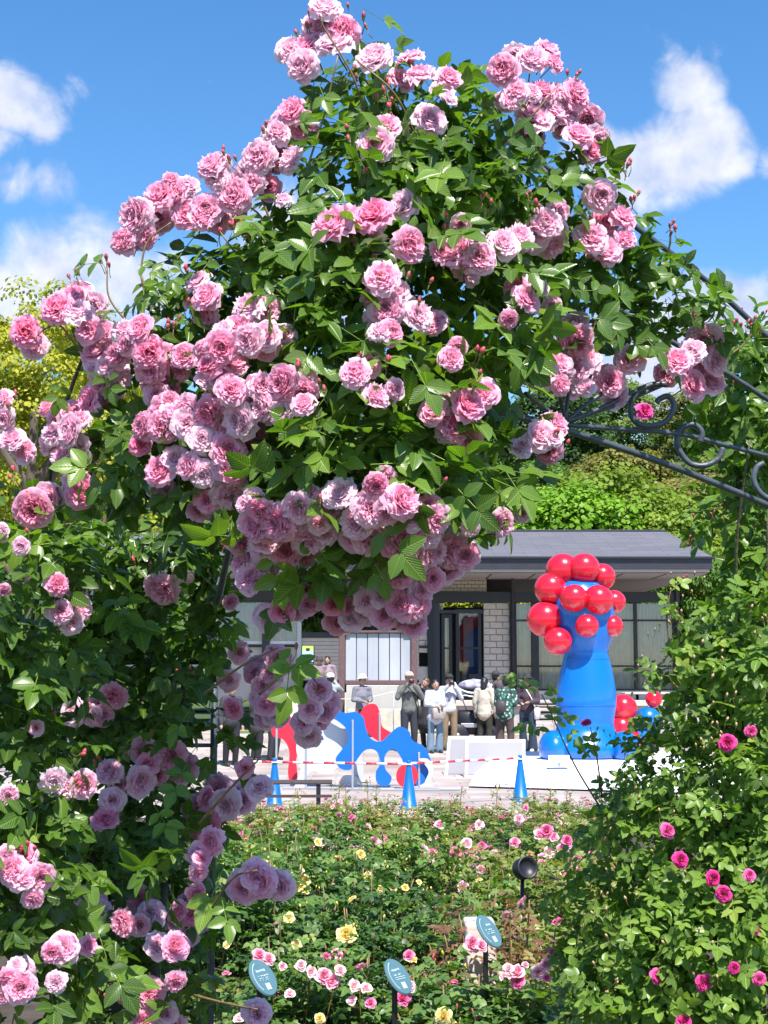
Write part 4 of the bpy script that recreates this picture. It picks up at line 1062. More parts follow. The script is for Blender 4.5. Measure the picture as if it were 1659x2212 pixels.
for (px, py, d) in [(780,1845,22),(793,1893,24),(875,1917,18),(850,1920,14),(905,1905,14),(820,1920,16),(720,1915,16),(745,1930,12)]: bed_bloom(px, py, d, 8.8, 'yellow')
for (px, py, d) in [(683,1812,30),(672,1820,24),(700,1818,22),(600,1795,24),(718,1830,22),(808,1818,30),(745,1805,22),(790,1790,26)]: bed_bloom(px, py, d, 12.3, 'pink')
for (px, py, d) in [(905,1842,34),(925,1858,32),(912,1835,26),(935,1845,26),(985,1842,30),(1018,1838,30),(1008,1820,26),(1040,1828,24),(1068,1848,28),(1180,1795,34),(1165,1802,26),(1195,1808,28),(1185,1842,30),(1225,1815,26),(1213,1835,30),(1112,1818,24),(1035,1782,24),(1120,1770,24),(950,1780,24)]: bed_bloom(px, py, d, 11.7, 'pink')
for (px, py, d) in [(1000,1917,30),(1038,1877,20)]: bed_bloom(px, py, d, 9.6, 'pink')
for (px, py, d) in [(560,2062,32),(580,2070,30),(650,2085,26),(672,2100,30),(700,2108,38),(715,2120,40),(735,2095,26),(625,2147,26),(765,2130,32),(790,2135,30),(883,2062,26),(760,2160,24),(800,2165,26),(610,2088,22),(1020,2038,40),(1040,2042,30),(1115,2100,38),(1118,2120,32),(1098,2092,26),(1163,2100,32),(1180,2082,28),(1195,2055,22),(1210,2070,20),(1180,2112,22),(1225,2050,18),(870,2155,34),(885,2130,28),(515,2200,26),(1245,2120,20)]: bed_bloom(px, py, d, 5.75, 'pink')
bed_bloom(957, 2195, 40, 5.3, 'yellow'); bed_bloom(690, 2200, 26, 5.3, 'yellow')
bed_bloom(1394, 1100, 8, 5.75, 'pink') if False else None

# name labels on stakes, one block, one black lamp
def plant_label(px, py, Y, label, group='blue oval name labels on stakes'):
    p = P(px, py, Y)
    t = empty('plant_label', (p.x, p.y, ground_z(Y)), R(50), label, 'plant label', group)
    h = p.z - ground_z(Y)
    tilt = Matrix.Rotation(R(52), 4, 'X')
    bm = bmesh.new(); box(bm, -.014, .014, .012, .022, -.05, h - .02, bevel=.003)
    me = bm_mesh(bm, 'stake', M['black']); meshobj('stake', me, t)
    bm = bmesh.new(); lathe(bm, [(0, -.006), (.072, -.006), (.076, 0), (.072, .005), (0, .005)], seg=32)
    bm.transform(Matrix.Translation((0, 0, h)) @ tilt @ Matrix.Diagonal((.78, 1.0, 1, 1)))
    d = meshobj('disc', bm_mesh(bm, 'disc', M['label_blue'], False), t)
    bm = bmesh.new()
    # a pale arc down one side, lines of small print and a pale tag
    for k in range(22):
        a0, a1 = R(110 + k * 5.5), R(110 + (k + 1) * 5.5)
        v = [bm.verts.new((.76 * r * math.cos(a), r * math.sin(a), .0065)) for r, a in ((.060, a0), (.064, a0), (.064, a1), (.060, a1))]
        bm.faces.new(v)
    rr = random.Random(int(px))
    for y, s in ((.026, .011), (.006, .007), (-.004, .004), (-.012, .004)):
        x = -.026
        while x < .024:
            w = rr.uniform(.003, .008)
            if rr.random() < .85: box(bm, x, x + w, y - s * rr.uniform(.2, .5), y + s * rr.uniform(.2, .5), .0055, .0068)
            x += w + .002
    box(bm, -.010, .012, -.052, -.026, .0055, .0072)
    bm.transform(Matrix.Translation((0, 0, h)) @ tilt)
    o = meshobj('print', bm_mesh(bm, 'print', M['label_print']), d)
    return t
plant_label(860, 2110, 5.5, 'blue oval name label on a black stake, front centre of the bed', None)
plant_label(1056, 2012, 5.9, 'blue oval name label standing beside the pale stone block', None)
plant_label(568, 2112, 5.4, 'blue oval name label half hidden behind pink climbing blooms', None)
p = P(1035, 2008, 6.7)
st = part('stone_block', nbox(p.x - .065, p.x + .075, 6.65, 6.87, ground_z(6.65) - .05, p.z + .03, bevel=.008), M['stone_pale'])
tag(st, 'pale square stone block behind a blue name label', 'stone block')
p = P(1133, 1876, 8.4)
lampt = empty('garden_spotlight', (p.x, p.y, ground_z(8.4)), R(20), 'round black garden spotlight among the green bushes', 'spotlight')
bm = bmesh.new(); lathe(bm, [(0, -.06), (.05, -.06), (.062, -.04), (.065, .05), (.055, .05), (.05, .03), (0, .03)], seg=20); bm.transform(Matrix.Translation((0, 0, p.z - ground_z(8.4))) @ Matrix.Rotation(R(75), 4, 'X'))
meshobj('lamp_body', bm_mesh(bm, 'lamp_body', M['black'], True), lampt)
bm = bmesh.new(); tube(bm, [(0, .03, -.05), (0, .03, p.z - ground_z(8.4) - .05)], .012, 8); meshobj('stake', bm_mesh(bm, 'stake', M['black'], True), lampt)
#__PART3__
# ================================================================== the rest house behind the plaza
FY = 42.0                       # facade plane
hx = lambda px: P(px, 1400, FY).x
hz = lambda py: P(829.5, py, FY).z
hb = Vector((hx(950), FY, .9))
house = empty('rest_house', hb, 0, 'low pale-brick rest house with a dark slate hipped roof across the plaza', 'building')
def hbox(name, px0, py0, px1, py1, y0=0.0, y1=0.15, m='black', bevel=0.0, parent=None, st=None):
    o = part(name, nbox(hx(px0), hx(px1), FY + y0, FY + y1, hz(py1), hz(py0), bevel=bevel), M[m], parent or house)
    if st: o['kind'] = 'stuff'
    return o
# roof: hipped slab with fascia, trim and soffit
ex0, ex1 = P(150, 1210, 39.6).x, P(1541, 1210, 39.6).x
ze = P(829, 1203, 39.6).z
zr = P(829, 1148, 45.2).z
rx1 = P(1438, 1150, 45.2).x
rx0 = P(255, 1150, 45.2).x
bm = bmesh.new()
A = [bm.verts.new(v) for v in ((ex0, 39.6, ze), (ex1, 39.6, ze), (ex1, 50.8, ze), (ex0, 50.8, ze))]
B = [bm.verts.new(v) for v in ((rx0, 45.2, zr), (rx1, 45.2, zr))]
bm.faces.new((A[0], A[1], B[1], B[0])); bm.faces.new((A[1], A[2], B[1])); bm.faces.new((A[2], A[3], B[0], B[1])); bm.faces.new((A[3], A[0], B[0]))
bm.faces.new(A[::-1])
part('roof', bm, M['roof'], house)
def ring(name, inset, z0, z1, m):
    bm = bmesh.new(); t = .05
    x0, x1, y0, y1 = ex0 + inset, ex1 - inset, 39.6 + inset, 50.8 - inset
    box(bm, x0, x1, y0, y0 + t, z0, z1); box(bm, x0, x1, y1 - t, y1, z0, z1); box(bm, x0, x0 + t, y0 + t, y1 - t, z0, z1); box(bm, x1 - t, x1, y0 + t, y1 - t, z0, z1)
    return part(name, bm, M[m], house)
ring('fascia', .03, ze - .34, ze - .004, 'fascia')
ring('gutter', -.05, ze - .045, ze + .012, 'navy')
ring('trim', .09, ze - .42, ze - .345, 'trim')
part('soffit', nbox(ex0 + .15, ex1 - .15, 39.76, 50.6, ze - .46, ze - .425), M['soffit'], house)
part('ridge_cap', nbox(rx0, rx1, 45.1, 45.3, zr - .03, zr + .05, bevel=.015), M['fascia'], house)
for px_ in (1108, 1462):
    bm = bmesh.new(); tube(bm, [(hx(px_), FY - .16, hz(1500)), (hx(px_), FY - .16, hz(1245)), (hx(px_), 39.9, ze - .42)], .045, 10); part('downpipe', bm, M['navy'], house, True)
for px_ in range(960, 1500, 90):
    part('soffit_board', nbox(hx(px_), hx(px_) + .03, 39.8, 42, ze - .475, ze - .459), M['fascia'], house)
# main beam, posts, walls
hbox('beam', 880, 1279, 1470, 1301, -.08, .25)
for (a, b) in ((924, 936), (1102, 1116), (1148, 1164), (1371, 1377), (1455, 1468)):
    hbox('post', a, 1302, b, 1512, -.05, .2, 'black')
# blocks laid one by one in the pale wall beside the door and left of it
def block_wall(px0, py0, px1, py1, bw, bh, m='grey_brick', y=0.06, name='brick', jig=.003):
    x0, x1, z0, z1 = hx(px0), hx(px1), hz(py1), hz(py0)
    hbox('mortar', px0, py0, px1, py1, y + .035, y + .12, 'mortar')
    rr = random.Random(int(px0)); mesh = {}
    rows = max(1, round((z1 - z0) / bh)); bh = (z1 - z0) / rows
    for r in range(rows):
        x = x0 - (bw / 2 if r % 2 else 0)
        while x < x1 - .02:
            a, b = max(x, x0), min(x + bw, x1)
            if b - a > .03:
                key = round(b - a, 2)
                if key not in mesh: mesh[key] = bm_mesh(nbox(0, b - a - .022, 0, .06, 0, bh - .022, bevel=.006), name, M[m])
                o = bpy.data.objects.new(name, mesh[key]); C.objects.link(o); o.parent = house
                o.location = Vector((a + .011, FY + y - rr.uniform(0, jig * 2), z0 + r * bh + .011)) - hb
            x += bw
block_wall(1045, 1302, 1102, 1510, .38, .19)
block_wall(905, 1302, 924, 1410, .38, .19)
block_wall(900, 1246, 1053, 1278, .22, .10, 'cream_brick')
block_wall(936, 1302, 958, 1318, .22, .12, 'cream_brick')
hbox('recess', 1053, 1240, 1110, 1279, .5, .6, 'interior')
hbox('wall', 905, 1440, 924, 1510, .05, .15, 'siding')
hbox('rail', 905, 1395, 924, 1400, .02, .08, 'black')
# the doorway: frames, glass and what can be seen of the hall inside
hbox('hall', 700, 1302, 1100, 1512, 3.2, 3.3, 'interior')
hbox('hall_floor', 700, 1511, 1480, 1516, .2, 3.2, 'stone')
hbox('door_frame', 936, 1302, 950, 1512, 0, .16, 'navy')
hbox('door_head', 950, 1318, 1044, 1325, 0, .16, 'navy')
for (a, b, c, d) in ((954, 977, 1327, 1508), (985, 1040, 1316, 1508)):
    dr = hbox('door', a, c, a + 7, d, .02, .10, 'black')
    for (q0, q1, w0, w1) in ((b - 7, b, c, d), (a + 7, b - 7, c, c + 8), (a + 7, b - 7, d - 26, d), (a + 7, b - 7, 1398, 1402)):
        o = part('door_rail', nbox(hx(q0), hx(q1), FY + .02, FY + .10, hz(w1), hz(w0)), M['black'])
        local(o, house)
    gp = part('pane', nbox(hx(a + 7), hx(b - 7), FY + .05, FY + .058, hz(d - 26), hz(c + 8)), M['glass'], house)
hbox('notice', 1013, 1456, 1034, 1482, -.02, .0, 'black')
hbox('notice', 1019, 1466, 1027, 1469, -.026, -.022, 'white_plastic')
hbox('lattice', 992, 1330, 1000, 1500, 1.6, 1.65, 'grey_brick')
hbox('lattice', 1008, 1330, 1030, 1440, 1.6, 1.65, 'grey_brick')
hbox('lattice', 962, 1330, 970, 1500, 1.2, 1.25, 'curtain_blue')
# windows with pleated curtains to the right of the blocks
def curtain(px0, px1, py0, py1, m='curtain', y=.16, pitch=.11):
    x0, x1, z0, z1 = hx(px0), hx(px1), hz(py1), hz(py0)
    n = int((x1 - x0) / pitch * 6)
    bm = bmesh.new(); prev = None
    for i in range(n + 1):
        x = x0 + (x1 - x0) * i / n; yy = FY + y + .035 * math.sin(i / 6 * 2 * math.pi) + .012 * math.sin(i * .9)
        cur = (bm.verts.new((x, yy, z0)), bm.verts.new((x, yy, z1)))
        if prev: bm.faces.new((prev[0], cur[0], cur[1], prev[1]))
        prev = cur
    return part('curtain', bm, M[m], house, True)
for (a, b) in ((1116, 1148), (1164, 1260), (1260, 1371), (1377, 1455)):
    for (c, d) in ((1304, 1338), (1342, 1437), (1441, 1488)):
        curtain(a + 1, b - 1, c, d)
        g = part('pane', nbox(hx(a), hx(b), FY + .05, FY + .058, hz(d), hz(c)), M['glass'], house)
for yy in (1338, 1437, 1488):
    hbox('transom', 1116, yy, 1455, yy + 4, .0, .09, 'black')
hbox('sill', 1110, 1492, 1470, 1500, -.1, .2, 'trim')
hbox('wall', 1110, 1500, 1470, 1540, -.05, .2, 'siding')
# left: glazed room with pale blue curtains
hbox('header', 440, 1250, 900, 1300, .0, .3, 'fascia')
hbox('post', 566, 1300, 583, 1512, -.05, .2, 'navy')
hbox('post', 642, 1300, 651, 1512, -.04, .18, 'steel')
hbox('post', 440, 1300, 452, 1512, -.05, .2, 'navy')
for (a, b) in ((452, 566), (583, 642)):
    curtain(a + 2, b - 2, 1302, 1392, 'curtain_blue', .18, .16)
    hbox('transom', a, 1350, b, 1353, .05, .10, 'curtain_blue')
    hbox('transom', a, 1385, b, 1392, .02, .10, 'curtain_blue')
    hbox('transom', a, 1392, b, 1398, .0, .14, 'black')
    hbox('mullion', (a + b) / 2 - 1.5, 1302, (a + b) / 2 + 1.5, 1385, .05, .10, 'curtain_blue')
    part('pane', nbox(hx(a), hx(b), FY + .02, FY + .028, hz(1385), hz(1302)), M['glass'], house)
    hbox('wall', a, 1398, b, 1512, .12, .3, 'siding')
hbox('opening_sill', 651, 1366, 735, 1378, -.02, .3, 'navy')
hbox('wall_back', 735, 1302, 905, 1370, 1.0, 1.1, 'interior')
for k in range(13):
    hbox('batten', 805 + k * 8, 1304, 808.5 + k * 8, 1368, .2, .26, 'black')
for k in range(11):           # horizontal boards of the pale wall
    y0 = 1378 + k * 8.2
    hbox('board', 651, y0, 905, y0 + 7.4, .05 + .012 * (k % 2), .12, 'siding')
hbox('board_back', 651, 1378, 905, 1470, .122, .2, 'mortar')
# terrace and steps in front of the facade
def prism(name, x0, x1, y0, y1, z0, z1, m, label=None, cat=None, kind=None, bevel=.01, parent=None, group=None):
    o = part(name, nbox(x0, x1, y0, y1, z0, z1, bevel=bevel), M[m], parent); tag(o, label, cat, group, kind); return o
zt = hz(1512)
prism('terrace', hx(900), 16, 40.6, 43, .1, zt, 'stone', kind='structure')
prism('terrace_edge', hx(900), 16, 40.45, 40.62, zt - .14, zt + .02, 'trim', kind='structure')
stairs = empty('stone_steps', (hx(690), 38.6, .24), 0, 'pale stone steps climbing to the rest house left of the notice board', 'steps')
for k in range(6):
    z1 = .24 + (zt + .22 - .24) * (k + 1) / 6
    prism('step', P(560, 1480, 40).x, P(900, 1480, 40).x, 37.9 + k * .42, 42.0 - .001 * k, z1 - .22, z1, 'stone_pale', parent=stairs)
stairs2 = empty('stone_steps', (hx(950), 39.4, .24), 0, 'narrow stone steps in front of the glazed door', 'steps')
for k in range(5):
    z1 = .24 + (zt - .24) * (k + 1) / 6
    prism('step', P(904, 1480, 40).x, P(938, 1480, 40).x, 38.6 + k * .36, 40.44, z1 - .2, z1, 'stone_pale', parent=stairs2)
# the poster stand and its box
t = empty('poster_stand', (P(664, 1440, 39.5).x, 39.5, P(664, 1442, 39.5).z), 0, 'upright poster with green and pale blue picture in a black frame on the steps', 'poster stand')
def pb(name, px0, py0, px1, py1, Y, th, m, parent, bevel=.0):
    a, b = P(px0, py0, Y), P(px1, py1, Y)
    return part(name, nbox(a.x, b.x, Y, Y + th, b.z, a.z, bevel=bevel), m if not isinstance(m, str) else M[m], parent)
pb('frame', 651, 1393, 679, 1433, 39.52, .04, 'black', t, .01)
pm = bpy.data.materials.new('poster_print'); pm.use_nodes = True
n_, l_ = pm.node_tree.nodes, pm.node_tree.links
tcx = n_.new('ShaderNodeTexCoord'); sx_ = n_.new('ShaderNodeSeparateXYZ'); l_.new(tcx.outputs['Generated'], sx_.inputs[0])
rp = n_.new('ShaderNodeValToRGB'); rp.color_ramp.elements[0].color = (.30, .50, .70, 1); rp.color_ramp.elements[0].position = .1; rp.color_ramp.elements[1].color = (.45, .60, .12, 1); rp.color_ramp.elements[1].position = .8
e = rp.color_ramp.elements.new(.55); e.color = (.40, .62, .74, 1)
l_.new(sx_.outputs[2], rp.inputs[0]); l_.new(rp.outputs[0], n_['Principled BSDF'].inputs['Base Color'])
ps = pb('poster', 653, 1395, 677, 1430, 39.51, .006, pm, t)
pb('picture', 661, 1400, 669, 1406, 39.504, .004, 'leaf_bed' if False else 'navy', t); pb('picture', 662, 1413, 673, 1419, 39.504, .004, 'navy', t)
pb('box', 653, 1433, 667, 1442, 39.5, .25, mat('brown_box', (.45, .26, .10), .8), t, .01)
for a in (651, 677): pb('leg', a, 1433, a + 1.6, 1446, 39.53, .02, 'black', t)

# notice board with white ribbed panel
NY = 37.5
t = empty('notice_board', (P(818, 1530, NY).x, NY, ground_z(NY)), 0, 'big notice board with white ribbed panel between reddish wooden posts', 'notice board')
for a in (732, 888):
    x0, x1 = P(a, 1400, NY).x, P(a + 13, 1400, NY).x
    part('post', nbox(x0, x1, NY - .06, NY + .10, ground_z(NY) - .1, P(0, 1366, NY).z, bevel=.01), M['post_wood'], t)
pb('top_rail', 726, 1362, 902, 1367, NY - .03, .12, 'post_wood', t, .01)
for k in range(6):
    x0 = 746 + k * 23.8
    pb('panel', x0 + .8, 1368, x0 + 23.0, 1470, NY + .05 + .006 * (k % 2), .03, 'ribbed', t, .01)
pb('backing', 746, 1368, 888, 1470, NY + .084, .02, 'navy', t)
pb('bottom_rail', 745, 1470, 888, 1479, NY + .0, .12, 'post_wood', t, .01)
pb('bracket', 745, 1367, 757, 1372, NY - .02, .05, 'post_wood', t); pb('bracket', 873, 1367, 888, 1372, NY - .02, .05, 'post_wood', t)

# low walls, planter strip, stone kerb, rope
prism('low_wall', P(748, 1500, 37).x, P(905, 1500, 37).x, 37.0, 37.3, .2, P(0, 1480, 37).z, 'siding', 'long pale low wall below the notice board', 'wall')
prism('bench', P(752, 1540, 36).x, P(905, 1540, 36).x, 35.9, 36.4, .2, P(0, 1546, 36).z + .16, 'stone_pale', 'pale stone bench in front of the low wall below the notice board', 'bench')
prism('lawn', P(500, 1590, 35.2).x, P(1160, 1590, 35.2).x, 34.6, 37.0, .1, .44, 'turf', kind='structure')
kb = empty('stone_kerb', (0, 34.4, .24), 0, 'row of grey kerb stones along the lawn strip', 'kerb stones')
xx = P(480, 1600, 34.4).x; rr = random.Random(3)
while xx < P(1170, 1600, 34.4).x:
    w = rr.uniform(.75, .95)
    prism('stone', xx + .008, xx + w - .008, 34.35, 34.6, .15, .47 + rr.uniform(-.01, .01), 'stone', parent=kb, bevel=.02); xx += w
kb2 = empty('stone_wall', (P(1190, 1600, 33.4).x, 33.4, .24), 0, 'low wall of large grey stones just left of the blue sculpture', 'stone wall')
for (a, b, y0, y1) in ((1150, 1172, 1560, 1606), (1172.6, 1196, 1562, 1606), (1196.6, 1222, 1560, 1606), (1328, 1352, 1545, 1606), (1352.6, 1380, 1545, 1606), (1380.6, 1410, 1545, 1606), (1410.6, 1440, 1545, 1606)):
    p0, p1 = P(a, y1, 33.6), P(b, y0, 33.6); prism('stone', p0.x, p1.x, 33.6, 34.1, .2, p1.z, 'stone', parent=kb2, bevel=.025)
# long pale table with things on it behind the sculpture
t = empty('slatted_bench', (P(1180, 1550, 34.5).x, 34.5, .24), 0, 'dark bench with pale slats left of the blue sculpture', 'bench')
for k, yy in enumerate((1512, 1530, 1545)):
    pb('slat', 1150, yy, 1215, yy + 6, 34.5 + .05 * k, .06, 'trim', t, .008); pb('rail', 1150, yy + 7, 1212, yy + 11, 34.53 + .05 * k, .04, 'black', t)
for a in (1152, 1205): pb('leg', a, 1512, a + 3, 1612, 34.7, .06, 'black', t)
t = empty('display_table', (P(1400, 1500, 36).x, 36, .24), 0, 'pale long table right of the blue sculpture partly hidden by rose sprays', 'table')
pb('table_top', 1350, 1496, 1450, 1500, 36, .7, 'trim', t, .01)
for a in (1356, 1400, 1442): pb('leg', a, 1500, a + 4, 1600, 36.1, .08, 'stone_pale', t)

# ================================================================== things on the plaza
# plinth
PY = 26.9
x0, x1 = P(1062, 1690, 26).x, P(1490, 1690, 26).x
bm = bmesh.new()
fx0 = P(1010, 1690, 24.6).x
zt_ = .36
low = [(fx0, 24.45, .03), (x1 + .9, 22.6, .03), (x1 + .9, 29.2, .03), (x0 - .05, 29.2, .03)]
top = [(P(1058, 1650, 26.3).x, 26.15, zt_), (x1 + .5, 25.9, zt_), (x1 + .5, 29.1, zt_), (x0, 29.1, zt_)]
a = [bm.verts.new(v) for v in low]; b = [bm.verts.new(v) for v in top]
for k in range(4): bm.faces.new((a[k], a[(k + 1) % 4], b[(k + 1) % 4], b[k]))
bm.faces.new(b); bm.faces.new(a[::-1])
bmesh.ops.recalc_face_normals(bm, faces=bm.faces[:]); bmesh.ops.bevel(bm, geom=bm.edges[:], offset=.02, segments=2, affect='EDGES')
plinth = part('plinth', bm, M['white_paint']); tag(plinth, 'wide white sloping plinth under the blue and red sculpture', 'plinth')
skirt = part('skirt', nbox(fx0 + .25, x1 + .7, 24.75, 29.1, .004, .03), M['black'], plinth)  # black strip added in place of the shadow line under the plinth edge
t = empty('marking', (0, 0, 0)); bpy.data.objects.remove(t)
mkp = bmesh.new()
nrm = (Vector(top[0]) - Vector(low[0])).cross(Vector(low[1]) - Vector(low[0])).normalized()
if nrm.z < 0: nrm = -nrm
def on_slope(px, py):
    o = Vector((0, 0, CAMZ)); d = pdir(px, py); q = Vector(low[0]); return o + d * ((q - o).dot(nrm) / d.dot(nrm)) + nrm * .004
for (ax, ay, bx2, by2) in ((1070, 1695, 1072.5, 1700), (1070.6, 1692, 1072, 1694.4), (1078, 1695, 1080.5, 1700), (1078.6, 1692, 1080, 1694.4), (1085, 1698, 1086, 1699), (1090, 1693, 1091.6, 1699), (1092.4, 1693, 1094, 1696), (1095, 1693, 1096.6, 1699)):
    v = [mkp.verts.new(on_slope(x, y)) for x, y in ((ax, by2), (bx2, by2), (bx2, ay), (ax, ay))]; mkp.faces.new(v)
part('printed_mark', mkp, M['navy'], plinth)
# abstract blue and red sculpture
sx0 = P(1268, 1640, PY)
sc_e = empty('sculpture', (sx0.x, PY, zt_), 0, 'tall glossy blue rounded sculpture topped with a bunch of red balls', 'sculpture')
px2m = PY / F
prof = [(0, 0), (.62, 0), (.76, .05), (.80, .16), (.74, .30), (.60, .46), (.535, .62), (.555, .85), (.575, 1.05), (.555, 1.3), (.50, 1.6), (.44, 1.85), (.42, 1.98), (.46, 2.12), (.53, 2.3), (.575, 2.5), (.585, 2.7), (.56, 2.9), (.49, 3.1), (.36, 3.28), (.2, 3.36), (0, 3.4)]
pts = smooth_pts([(r, 0, z) for r, z in prof], 3)
bm = bmesh.new(); lathe(bm, [(max(0, p.x) if 0 < i < len(pts) - 1 else 0, p.z) for i, p in enumerate(pts)], seg=56, sx=1.0, sy=.85)
for v in bm.verts:
    v.co.x += .10 * math.sin(v.co.z * 1.1) * (v.co.z / 3.4) - .03
body = meshobj('body', bm_mesh(bm, 'body', M['blue_gloss'], True), sc_e)
for (px, py, r, dy) in [(1178,1338,40,-.05),(1190,1272,36,.0),(1216,1232,38,.1),(1262,1228,34,-.1),(1300,1246,30,.15),(1240,1292,30,-.5),(1292,1296,33,-.42),(1205,1385,30,-.4),(1326,1300,26,.1),(1268,1352,25,-.58),(1322,1352,24,-.2)]:
    p = P(px, py, PY + dy); bm = bmesh.new(); ball(bm, p - Vector(sc_e.location), r * px2m, (1, 1, .97), 32, 20)
    meshobj('ball', bm_mesh(bm, 'ball', M['red_gloss'], True), sc_e)
for (px, w, h) in ((1196, 42, 62), (1350, 42, 60)):             # low lobes at the foot
    bm = bmesh.new(); pc = P(px, 1628, PY - .35); ball(bm, (pc.x - sc_e.location.x, -.35, h * .35 * px2m), 1, (w * px2m * .75, .42, h * px2m * .62), 32, 18)
    for v in bm.verts: v.co.z = max(v.co.z, .0)
    meshobj('lobe', bm_mesh(bm, 'lobe', M['blue_gloss'], True), sc_e)
for z_ in (.95, 1.85):                      # moulding joints round the body
    i_ = min(range(len(pts)), key=lambda q: abs(pts[q].z - z_)); bm = bmesh.new(); rr_ = pts[i_].x + .004; zz = pts[i_].z; ox = .10 * math.sin(zz * 1.1) * (zz / 3.4) - .03
    tube(bm, [(ox + rr_ * math.cos(R(a)), .85 * rr_ * math.sin(R(a)), zz) for a in range(0, 361, 8)], .005, 5); meshobj('joint', bm_mesh(bm, 'joint', M['blue_flat'], True), sc_e)
# second, smaller sculpture behind on the right
Y2 = 29.6
q = P(1350, 1640, Y2)
s2_ = empty('sculpture', (q.x, Y2, .36), 0, 'small red ball sculpture with a blue foot behind the tall one', 'sculpture')
for (px, py, r, m) in ((1346, 1530, 30, 'red_gloss'), (1342, 1575, 32, 'red_gloss'), (1362, 1610, 34, 'red_gloss'), (1400, 1555, 28, 'blue_gloss'), (1412, 1510, 18, 'red_gloss'), (1395, 1600, 28, 'blue_gloss'), (1380, 1640, 26, 'red_gloss')):
    p = P(px, py, Y2 + .05); bm = bmesh.new(); ball(bm, p - Vector(s2_.location), r / F * Y2, u=28, v=16); meshobj('ball', bm_mesh(bm, 'ball', M[m], True), s2_)
# plaque on the plinth
p = on_slope(1205, 1648)
t = empty('plaque', p, R(0), 'small framed plaque standing on the white plinth beside the blue foot', 'plaque')
bm = bmesh.new(); box(bm, -.19, .19, -.01, .01, 0, .15, bevel=.006); bm.transform(Matrix.Translation((0, -.25, .02)) @ Matrix.Rotation(R(-38), 4, 'X')); meshobj('frame', bm_mesh(bm, 'frame', M['steel']), t)
bm = bmesh.new(); box(bm, -.16, .16, -.014, -.011, .02, .13); bm.transform(Matrix.Translation((0, -.25, .02)) @ Matrix.Rotation(R(-38), 4, 'X')); meshobj('plate', bm_mesh(bm, 'plate', M['label_blue']), t)
bm = bmesh.new(); box(bm, -.02, .02, -.2, -.16, -.06, .1); meshobj('leg', bm_mesh(bm, 'leg', M['steel']), t)

# cones and the striped bars between them
def cone(px, py, Y, label):
    t = empty('traffic_cone', (wx(px, Y), Y, ground_z(Y) + .002), R(8), label, 'traffic cone', 'blue cones holding the striped bars')
    bm = bmesh.new(); lathe(bm, [(0, 0), (.128, 0), (.130, .012), (.118, .02), (.036, .62), (.036, .63), (.0, .63)], seg=28); meshobj('cone_body', bm_mesh(bm, 'cone_body', M['cone_blue'], True), t)
    bm = bmesh.new(); lathe(bm, [(.0, .70), (.026, .70), (.034, .69), (.034, .662), (.026, .65), (.030, .631), (0, .631)], seg=20); meshobj('knob', bm_mesh(bm, 'knob', M['cone_blue'], True), t)
    bm = bmesh.new(); lathe(bm, [(.037, .632), (.050, .632), (.050, .648), (.030, .648)], seg=20); meshobj('ring', bm_mesh(bm, 'ring', M['white_plastic'], True), t)
    return t
yc = 20.75
k1 = cone(598, 1710, 21.2, 'leftmost blue traffic cone, half hidden behind the dark bench')
k2 = cone(882, 1742, 20.75, 'blue traffic cone in the middle in front of the blue wavy panel')
k3 = cone(1118, 1728, 22.0, 'blue traffic cone in front of the white plinth')
def bar(a, b, label, z=.645):
    t = empty('barrier_bar', ((a.x + b.x) / 2, (a.y + b.y) / 2, z), 0, label, 'striped bar', 'red and white bars between the cones')
    n = 15
    A, B = Vector((a.x, a.y, z)), Vector((b.x, b.y, z))
    for k in range(n):
        bm = bmesh.new(); tube(bm, [A.lerp(B, k / n), A.lerp(B, (k + 1) / n)], .017 if k % 2 else .0171, 10)
        part('band', bm, M['red_plastic'] if k % 2 else M['white_plastic'], t, True)
L1, L2, L3 = k1.location, k2.location, k3.location
bar(L1 + Vector((-.35, .1, 0)), L2, 'red and white striped bar between the left and middle cones')
bar(L2 + Vector((.0, 0, 0)), L3, 'red and white striped bar between the middle and right cones', .655)

# dark bench behind the bed
t = empty('park_bench', (wx(590, 20.35), 20.35, 0), R(2), 'dark slatted backless bench at the plaza edge behind the pink blooms', 'bench')
L = .95
for k in range(4): part_ = meshobj('slat', bm_mesh(nbox(-L, L * .92, -.22 + k * .115, -.22 + k * .115 + .09, .40, .435, bevel=.006), 'slat', M['darkwood']), t)
for xx in (-.7, .68):
    meshobj('leg', bm_mesh(nbox(xx - .03, xx + .03, -.20, .2, 0, .395, bevel=.005), 'leg', M['black']), t)
meshobj('rail', bm_mesh(nbox(-L, L * .92, -.235, -.222, .22, .26), 'rail', M['darkwood']), t)

